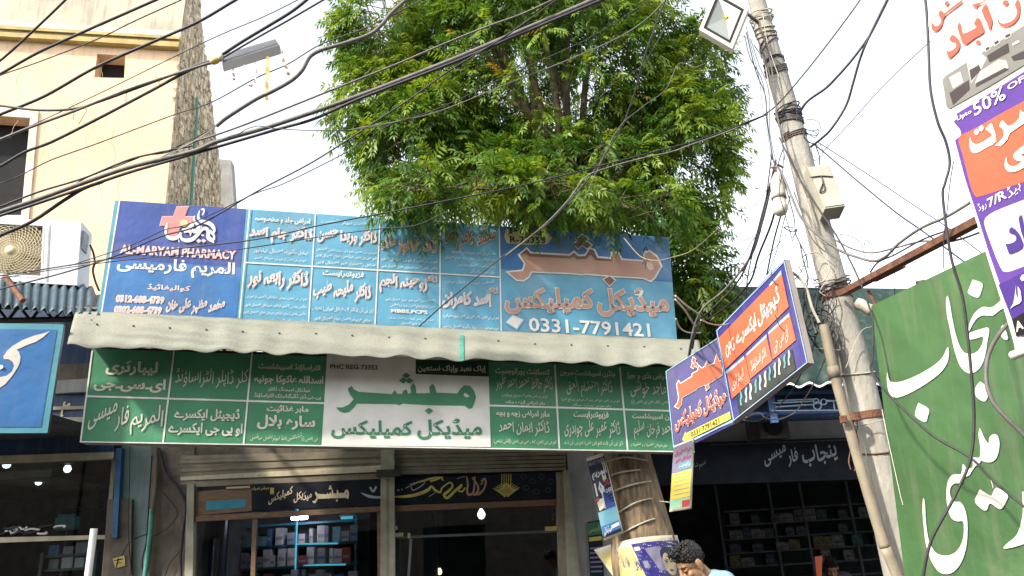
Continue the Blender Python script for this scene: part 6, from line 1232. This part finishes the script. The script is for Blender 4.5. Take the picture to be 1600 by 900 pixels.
specs = [([(1163, 55), (1172, 90), (1192, 130), (1200, 200), (1207, 250)], 1.6, K), ([(1167, 50), (1180, 110), (1196, 150), (1198, 190), (1210, 255)], 2, K), ([(1172, 60), (1186, 100), (1200, 140), (1203, 210), (1215, 262)], 1.4, D), ([(1166, 40), (1176, 80), (1186, 125), (1193, 170), (1202, 225), (1205, 262)], 1.2, G_),
 ([(1175, 40), (1195, 90), (1206, 130), (1216, 190), (1226, 250)], 2.2, G_), ([(1185, 30), (1203, 95), (1212, 160), (1214, 180), (1232, 240), (1262, 310)], 2.6, G_), ([(1178, 70), (1195, 100), (1206, 160)], 2, L9), ([(1192, 20), (1197, 60), (1206, 90), (1218, 120)], 1.6, L9), ([(1214, 95), (1228, 105), (1236, 130), (1243, 160), (1245, 190)], 1.3, D),
 ([(1245, 190), (1270, 186), (1282, 195), (1282, 215)], 1.2, D), ([(1252, 200), (1268, 205), (1278, 202), (1276, 212), (1258, 210), (1262, 220), (1278, 228)], 1.6, K), ([(1258, 205), (1272, 215), (1276, 208), (1260, 203), (1256, 215), (1270, 225)], 1.4, K), ([(1275, 228), (1280, 245), (1281, 258)], 2.2, K), ([(1268, 230), (1272, 250), (1286, 240), (1282, 225)], 1.2, D),
 ([(1226, 240), (1222, 270), (1218, 300), (1225, 330), (1232, 352), (1240, 380)], 1.6, K), ([(1222, 235), (1216, 260), (1226, 290), (1240, 340), (1243, 365), (1260, 400), (1262, 420)], 2, K), ([(1240, 355), (1225, 355), (1238, 362), (1246, 358), (1240, 372)], 2, K), ([(1250, 380), (1255, 410), (1262, 435), (1258, 460), (1262, 480)], 2.4, D), ([(1262, 400), (1252, 425), (1240, 440), (1235, 460), (1240, 480)], 1.6, D),
 ([(1205, 420), (1206, 435), (1216, 444), (1240, 450), (1270, 452), (1300, 455)], 1.6, D), ([(1237, 425), (1250, 435), (1262, 455), (1268, 480), (1280, 505)], 5, L9), ([(1236, 420), (1242, 460), (1252, 490), (1262, 520), (1275, 540)], 2.2, D), ([(1285, 460), (1282, 490), (1278, 515), (1270, 545), (1262, 555)], 1.8, D), ([(1280, 465), (1270, 480), (1272, 500), (1284, 510), (1282, 480)], 2.4, K), ([(1256, 470), (1268, 500), (1276, 520)], 3.5, G_), ([(1268, 545), (1285, 545), (1310, 547)], 1.4, L9), ([(1262, 545), (1276, 538), (1290, 530)], 1.2, D),
 ([(1305, 365), (1330, 370), (1345, 380), (1350, 395), (1350, 408)], 1.4, D), ([(1330, 362), (1350, 358), (1354, 362)], 1.2, D), ([(1350, 385), (1352, 375), (1360, 380)], 1.4, K),
 ([(1302, 595), (1304, 610), (1312, 625), (1318, 640)], 1.8, L9), ([(1334, 660), (1332, 690), (1327, 720), (1330, 733)], 2.2, 'rust'), ([(1332, 655), (1342, 690), (1340, 720), (1336, 736)], 2.2, 'rust'), ([(1334, 650), (1350, 700), (1362, 750), (1375, 800), (1390, 850)], 1.8, L9), ([(1340, 655), (1338, 700), (1350, 745), (1362, 785)], 1.4, D),
 ([(1328, 668), (1350, 663), (1380, 655)], 1.6, L9), ([(1310, 420), (1300, 430), (1290, 440), (1282, 455), (1290, 462)], 1.4, L9), ([(1240, 300), (1252, 330), (1256, 345), (1270, 375), (1290, 395)], 2.2, G_), ([(1248, 275), (1262, 320), (1278, 372), (1300, 385)], 3, L9), ([(1322, 575), (1345, 520), (1362, 510)], 1.2, L9)]
for i, (L, w_, mm) in enumerate(specs):
    m_ = {K: 'black', D: 'dark', G_: 'grey', L9: 'pale', 'rust': 'rusty'}[mm]; my = sum(a[1] for a in L)/len(L)
    zone = 'below the floodlight' if my < 150 else 'between the dark coil and the meter box' if my < 280 else 'near the bulb and meter box' if my < 400 else 'at the rusty arm and tilted sign' if my < 580 else 'beside the beige conduit'
    cable(L, 4.62, 4.6, w_, mm, f'{"thin" if w_ < 2 else "stout"} {m_} loose wire on the pole {zone}', 'wire', 'wire', PG, jit=1.0, seed=i)
lp = random.Random(33)
for i in range(16):
    cx, cy = lp.uniform(1225, 1295), lp.uniform(385, 545); L = []; a0 = lp.uniform(0, 6.28); rx, ry = lp.uniform(8, 24), lp.uniform(10, 34)
    for j in range(lp.randint(5, 10)): a0 += lp.uniform(.6, 1.1); L.append((cx+rx*math.cos(a0)*lp.uniform(.7, 1.2), cy+ry*math.sin(a0)*lp.uniform(.7, 1.2)))
    cable(L, 4.66, 4.6, lp.choice([1.1, 1.3, 1.7, 2.2]), lp.choice([K, D, G_, L9]), 'loose wire loop in the tangle between the tilted sign and the pole', 'wire', 'wire', 'wire loops by the tilted sign')
for i, (x, y, dx, dy) in enumerate([(115, 165, 0, 22), (196, 142, 1, 22), (247, 122, 8, 12), (133, 168, -10, 26)]):
    cable([(x-4, y-3), (x+2, y+4), (x+1, y+8), (x+dx, y+dy)], 5.28, 5.28, 1.2, 'rust', ['rusty tie wire on the sagging cable below the black window corner', 'rusty tie wire on the sagging cable, middle one under the vent hole', 'short rusty tie wire on the sagging cable, rightmost', 'curled rusty tie wire trailing from the sagging cable'][i], 'tie_wire', 'wire', 'rusty tie wires')

# ================================================================== small things in front of the shops
a = P(147, 826, 6.6); b = P(137, 905, 6.6); d = (b-a).normalized(); mb = MB(); mb.tube([a, a+d*((a.z)/-d.z)], .029, 'white_metal', 14); tag(mb.build('white_post'), 'plain white metal post standing in front of the left shop', 'post')
for L, w_, mm, lab in [([(203, 698), (202, 760), (200, 820), (203, 870), (206, 905)], 1.6, K, 'black wire hanging down the teal pilaster'), ([(190, 868), (200, 850), (215, 840), (235, 833)], 2, K, 'short black wire curving from the yellow notice across the pilaster'),
   ([(248, 700), (256, 730), (262, 745), (280, 765), (290, 790), (286, 830), (282, 870), (283, 905)], 5, D, 'thick bundle of dark cables on the brown pier'), ([(255, 770), (272, 790), (277, 805), (262, 825), (240, 838)], 1.6, K, 'thin dark wire looping on the brown pier'), ([(292, 760), (284, 850), (265, 880), (256, 905)], 1.6, K, 'dark wire hanging down beside the left shutter pillar'), ([(228, 905), (222, 880), (228, 850), (236, 820)], 2, K, 'dark wire beside the green pipe'),
   ([(245, 700), (243, 760), (238, 800), (234, 850), (226, 905)], 7, 'brown_plaster', 'brown vertical conduit on the brown pier')]:
    mb = MB(); mb.tube(catmull([CS.px(x, y, .07) for x, y in L], 6), w_/2/1170*8.4, mm, 6); tag(mb.build('wall_cable'), lab, 'cable', 'cables on the pier walls')
mb = MB(); mb.tube(catmull([CS.px(x, y, .1) for x, y in [(237, 795), (235, 830), (230, 870), (226, 905)]], 6), .024, 'green_pipe', 10); tag(mb.build('green_pipe'), 'short green pipe running down the brown pier', 'pipe')

# ================================================================== people
mat('skin', (.34, .18, .09), .48, .3, 40, .15, 220, spec=.4); mat('hair', (.012, .009, .008), .45, .3, 60); mat('shirt_blue', (.19, .31, .38), .85, .15, 8, .9, 14); mat('trouser_grey', (.12, .12, .13), .85, .15, 8); mat('lash', (.015, .01, .008), .6, .1); mat('shirt_dark', (.05, .05, .06), .85, .15, 8); mat('lips', (.3, .12, .08), .5, .1); mat('shoe', (.03, .025, .02), .5, .1)
def icap(mb, a, b, ra, rb, m='skin', seg=14):
    a, b = Vector(a), Vector(b); n = max(3, int((b-a).length/.03)); mb.tube([a.lerp(b, i/n) for i in range(n+1)], [ra+(rb-ra)*i/n for i in range(n+1)], m, seg); mb.ell(a, (ra,)*3, m, seg, 8); mb.ell(b, (rb,)*3, m, seg, 8)
def remesh(o, vox, sm=6, fac=.5):
    m = o.modifiers.new('r', 'REMESH'); m.mode = 'VOXEL'; m.voxel_size = vox; m.use_smooth_shade = True
    if sm: s = o.modifiers.new('s', 'SMOOTH'); s.iterations = sm; s.factor = fac
    dg = bpy.context.evaluated_depsgraph_get(); me = bpy.data.meshes.new_from_object(o.evaluated_get(dg)); old = o.data; mats = [x for x in old.materials]; o.modifiers.clear(); o.data = me
    if not len(me.materials):
        for x in mats: me.materials.append(x)
    for p in me.polygons: p.use_smooth = True
# local frame: +X forward, +Z up, feet at z = 0; the head is bowed
DZ = 0.0; HP = Vector((.17, 0, 1.50)); HR = Matrix.Rotation(R(33), 3, 'Y')
def H(x, y, z): return HP + HR @ Vector((x, y, z))
def SH(mb, k):
    for v in mb.v[k:]: v.z += DZ
def body_parts(mb, f=0.0, torso=True, legs=True, arms=True, head=True):
    k0 = len(mb.v)
    if torso:
        icap(mb, (0, 0, .98), (.02, 0, 1.15), .145+f, .135+f); icap(mb, (.02, -.07, 1.2), (.03, -.08, 1.34), .105+f, .095+f); icap(mb, (.02, .07, 1.2), (.03, .08, 1.34), .105+f, .095+f)
        icap(mb, (.03, -.15, 1.38), (.03, .15, 1.38), .062+f, .062+f); icap(mb, (.02, 0, 1.1), (.03, 0, 1.36), .12+f, .09+f)
    if arms:
        for s in (-1, 1):
            sh, el, wr_ = Vector((.03, .185*s, 1.37)), Vector((.05, .25*s, 1.09)), Vector((.25, .17*s, 1.0))
            icap(mb, sh, el, .05+f, .04+f)
            if not f or f > .02: icap(mb, el, wr_, .039+f, .027+f)
    SH(mb, k0)
    if legs and DZ:
        for s in (-1, 1):
            icap(mb, (0, .09*s, .5), (.42, .11*s, .52), .085+f, .06+f); icap(mb, (.42, .11*s, .52), (.4, .11*s, .09), .056+f, .036+f)
            if not f: icap(mb, (.37, .11*s, .045), (.54, .12*s, .035), .042, .034)
    elif legs:
        for s in (-1, 1):
            icap(mb, (0, .085*s, .92), (.02, .095*s, .5), .085+f, .057+f); icap(mb, (.02, .095*s, .5), (-.01, .1*s, .09), .055+f, .036+f)
            if not f: icap(mb, (-.03, .1*s, .045), (.14, .11*s, .035), .042, .034)
def make_person(dz=0.0):
    global DZ, HP
    DZ = dz; HP = Vector((.17, 0, 1.50+dz))
    root = bpy.data.objects.new('person', None); C.objects.link(root)
    mb = MB(); body_parts(mb); z_ = Vector((0, 0, DZ))
    icap(mb, Vector((.035, 0, 1.36))+z_, H(-.02, 0, -.06), .062, .056); icap(mb, Vector((.03, 0, 1.38))+z_, Vector((.03, .1, 1.37))+z_, .06, .05); icap(mb, Vector((.03, 0, 1.38))+z_, Vector((.03, -.1, 1.37))+z_, .06, .05)
    mb.ell(H(-.005, 0, .055), (.1, .077, .097), 'skin', 24, 16, HR); mb.ell(H(.035, 0, -.035), (.066, .058, .085), 'skin', 20, 14, HR); mb.ell(H(.07, 0, -.1), (.028, .03, .024), 'skin', 14, 10, HR)
    mb.ell(H(.07, 0, .045), (.028, .052, .022), 'skin', 16, 10, HR)                                  # brow
    icap(mb, H(.094, 0, .03), H(.118, 0, -.012), .011, .015); mb.ell(H(.106, .014, -.016), (.014, .01, .01), 'skin', 10, 8, HR); mb.ell(H(.106, -.014, -.016), (.014, .01, .01), 'skin', 10, 8, HR)
    for s in (-1, 1):
        mb.ell(H(.078, .032*s, .018), (.016, .018, .012), 'skin', 12, 8, HR); mb.ell(H(.062, .042*s, -.02), (.025, .02, .022), 'skin', 12, 8, HR)
        mb.ell(H(-.012, .08*s, -.0), (.024, .009, .036), 'skin', 14, 10, HR @ Matrix.Rotation(-.25, 3, 'Y')); mb.ell(H(-.006, .078*s, -.032), (.012, .008, .013), 'skin', 10, 8, HR)
        wr_ = Vector((.25, .17*s, 1.0+DZ)); dr = Vector((.93, -.2*s, -.3)).normalized(); sd_ = Vector((.2*s, .95, .1)).normalized(); nn = dr.cross(sd_)
        icap(mb, wr_, wr_+dr*.035, .027, .028); 
        for k in range(4): icap(mb, wr_+dr*.03+sd_*(.0), wr_+dr*.085+sd_*(-.03+.02*k), .016, .012)
        for k, ln in enumerate((.062, .074, .069, .053)):
            b0 = wr_+dr*.088+sd_*(-.032+.0215*k); b1 = b0+dr*ln*.55+nn*(.006 if nn.z < 0 else -.006); b2 = b1+(dr*.75+Vector((0, 0, -.6)))*ln*.5; icap(mb, b0, b1, .0092, .0086, 'skin', 8); icap(mb, b1, b2, .0086, .007, 'skin', 8)
        t0 = wr_+dr*.03-sd_*s*.026; t1 = t0+(dr*.6-sd_*s*.75)*.04; t2 = t1+dr*.032; icap(mb, t0, t1, .013, .011, 'skin', 8); icap(mb, t1, t2, .0105, .008, 'skin', 8)
    body = mb.build('body', root); remesh(body, .0055, 3)
    # hair: cap plus many short curls
    mb = MB(); hr_ = random.Random(9)
    for i in range(2600):
        d = Vector((hr_.gauss(0, 1), hr_.gauss(0, 1), hr_.gauss(0, 1))).normalized(); k_ = hr_.uniform(.96, 1.05); q = Vector((d.x*.103*k_-.006, d.y*.08*k_, d.z*.102*k_+.058))
        if q.z < .052+.3*max(0, q.x)*(1 if q.x > .03 else 0)+ (.02 if q.x > .055 else 0) and q.x > -.035: continue
        if q.z < -.015+.02*(q.x < -.06): continue
        if abs(q.y) > .06 and -.045 < q.x < .03 and q.z < .042: continue
        big_ = 1.5 if q.z > .11 or q.x > .05 else .8; mb.ell(H(*(q*1.0)), (hr_.uniform(.006, .016)*big_, hr_.uniform(.0025, .005)*big_, hr_.uniform(.0025, .005)*big_), 'hair', 6, 4, Matrix.Rotation(hr_.uniform(0, 3), 3, d))
    mb.ell(H(-.012, 0, .066), (.104, .081, .1), 'hair', 24, 16, HR)
    for i in range(220):
        mb.ell(H(hr_.uniform(-.03, .1), hr_.uniform(-.06, .06), hr_.uniform(.13, .166)-.0), (.014, .005, .005), 'hair', 6, 4, Matrix.Rotation(hr_.uniform(0, 3), 3, 'Y'))
    mb.build('hair', root)
    for nm, fn in (('eyebrow', lambda s: [H(.094, .012*s, .04), H(.096, .03*s, .047), H(.082, .052*s, .043)]), ('eyelid', lambda s: [H(.093, .018*s, .012), H(.093, .032*s, .009), H(.082, .048*s, .013)])):
        for s in (-1, 1): mb = MB(); mb.tube(catmull(fn(s), 4), [.0035]+[.0042]*7+[.002] if nm == 'eyebrow' else .0028, 'lash', 6); mb.build(nm, root)
    mb = MB(); mb.ell(H(.092, 0, -.055), (.012, .022, .0055), 'lips', 12, 6, HR); mb.ell(H(.09, 0, -.066), (.012, .019, .006), 'lips', 12, 6, HR); mb.build('lips', root)
    mb = MB(); body_parts(mb, .02, True, False, True, False)
    mb.lathe((.035, 0, 1.375+DZ), (.12, 0, 1), [(.085, 0), (.084, .03), (.076, .062), (.07, .062), (.074, .02)], 'shirt_blue', 24); icap(mb, (0, 0, .8+DZ), (0, 0, 1.0+DZ), .175 if not DZ else .15, .168)
    for n in range(len(mb.m)): mb.m[n] = mb.mi('shirt_blue')
    sh = mb.build('shirt', root); remesh(sh, .009, 4); sh.data.materials.clear(); sh.data.materials.append(MATS['shirt_blue'])
    mb = MB(); body_parts(mb, .016, False, True, False, False); icap(mb, (0, 0, .85+DZ), (0, 0, .95+DZ), .15, .15); o = mb.build('trousers', root); remesh(o, .012, 3); o.data.materials.clear(); o.data.materials.append(MATS['trouser_grey'])
    return root
man = make_person(); tag(man, 'young man with curly black hair and pale blue shirt, head bowed beside the tree trunk', 'person')
man.location = (0, 0, 0); man.rotation_euler = (0, 0, R(180))
MY = 5.35
hp = P(1081, 868, MY)                      # where his head is
man.rotation_euler = (0, 0, R(196)); man.scale = (.972,)*3
off = Matrix.Rotation(R(196), 3, 'Z') @ Vector((HP.x*.972, 0, 0)); man.location = (hp.x-off.x, hp.y-off.y, 0)
print('head z wanted', hp.z)
h2 = P(1299, 884, 10.9); m2 = make_person(-.47); tag(m2, 'dark haired person in a dark shirt, barely seen inside the dark pharmacy', 'person', 'people')
man['group'] = 'people'; m2.rotation_euler = (0, 0, R(250)); o2 = Matrix.Rotation(R(250), 3, 'Z') @ Vector((.17, 0, 0)); m2.location = (h2.x-o2.x, h2.y-o2.y, .131)
for c in m2.children:
    if c.name.startswith('shirt'): c.data.materials.clear(); c.data.materials.append(MATS['shirt_dark'])
st = thing('stool', (m2.location.x, m2.location.y, .13), 'low dark stool under the seated person in the dark pharmacy', 'stool'); sx, sy = m2.location.x, m2.location.y
mb = MB(); mb.lathe((sx, sy, .5), (0, 0, 1), [(.001, 0), (.17, 0), (.18, .02), (.17, .045), (.001, .045)], 'wood_beam', 20); mb.build('seat', st)
for k in range(4):
    a_ = .785+k*1.571; mb = MB(); mb.tube([Vector((sx+.13*math.cos(a_), sy+.13*math.sin(a_), .5)), Vector((sx+.19*math.cos(a_), sy+.19*math.sin(a_), .131))], .018, 'wood_beam', 8); mb.build('leg', st)
mb = MB(); q = P(1279, 884, 10.3); mb.prism([P(1273, 870, 10.3), P(1285, 868, 10.3), P(1284, 900, 10.3), P(1276, 901, 10.3)], (0, .02, 0), 'print_orange'); tag(mb.build('orange_packet'), 'small orange packet beside the person in the dark pharmacy', 'packet')
bpy.data.objects.remove(_to)
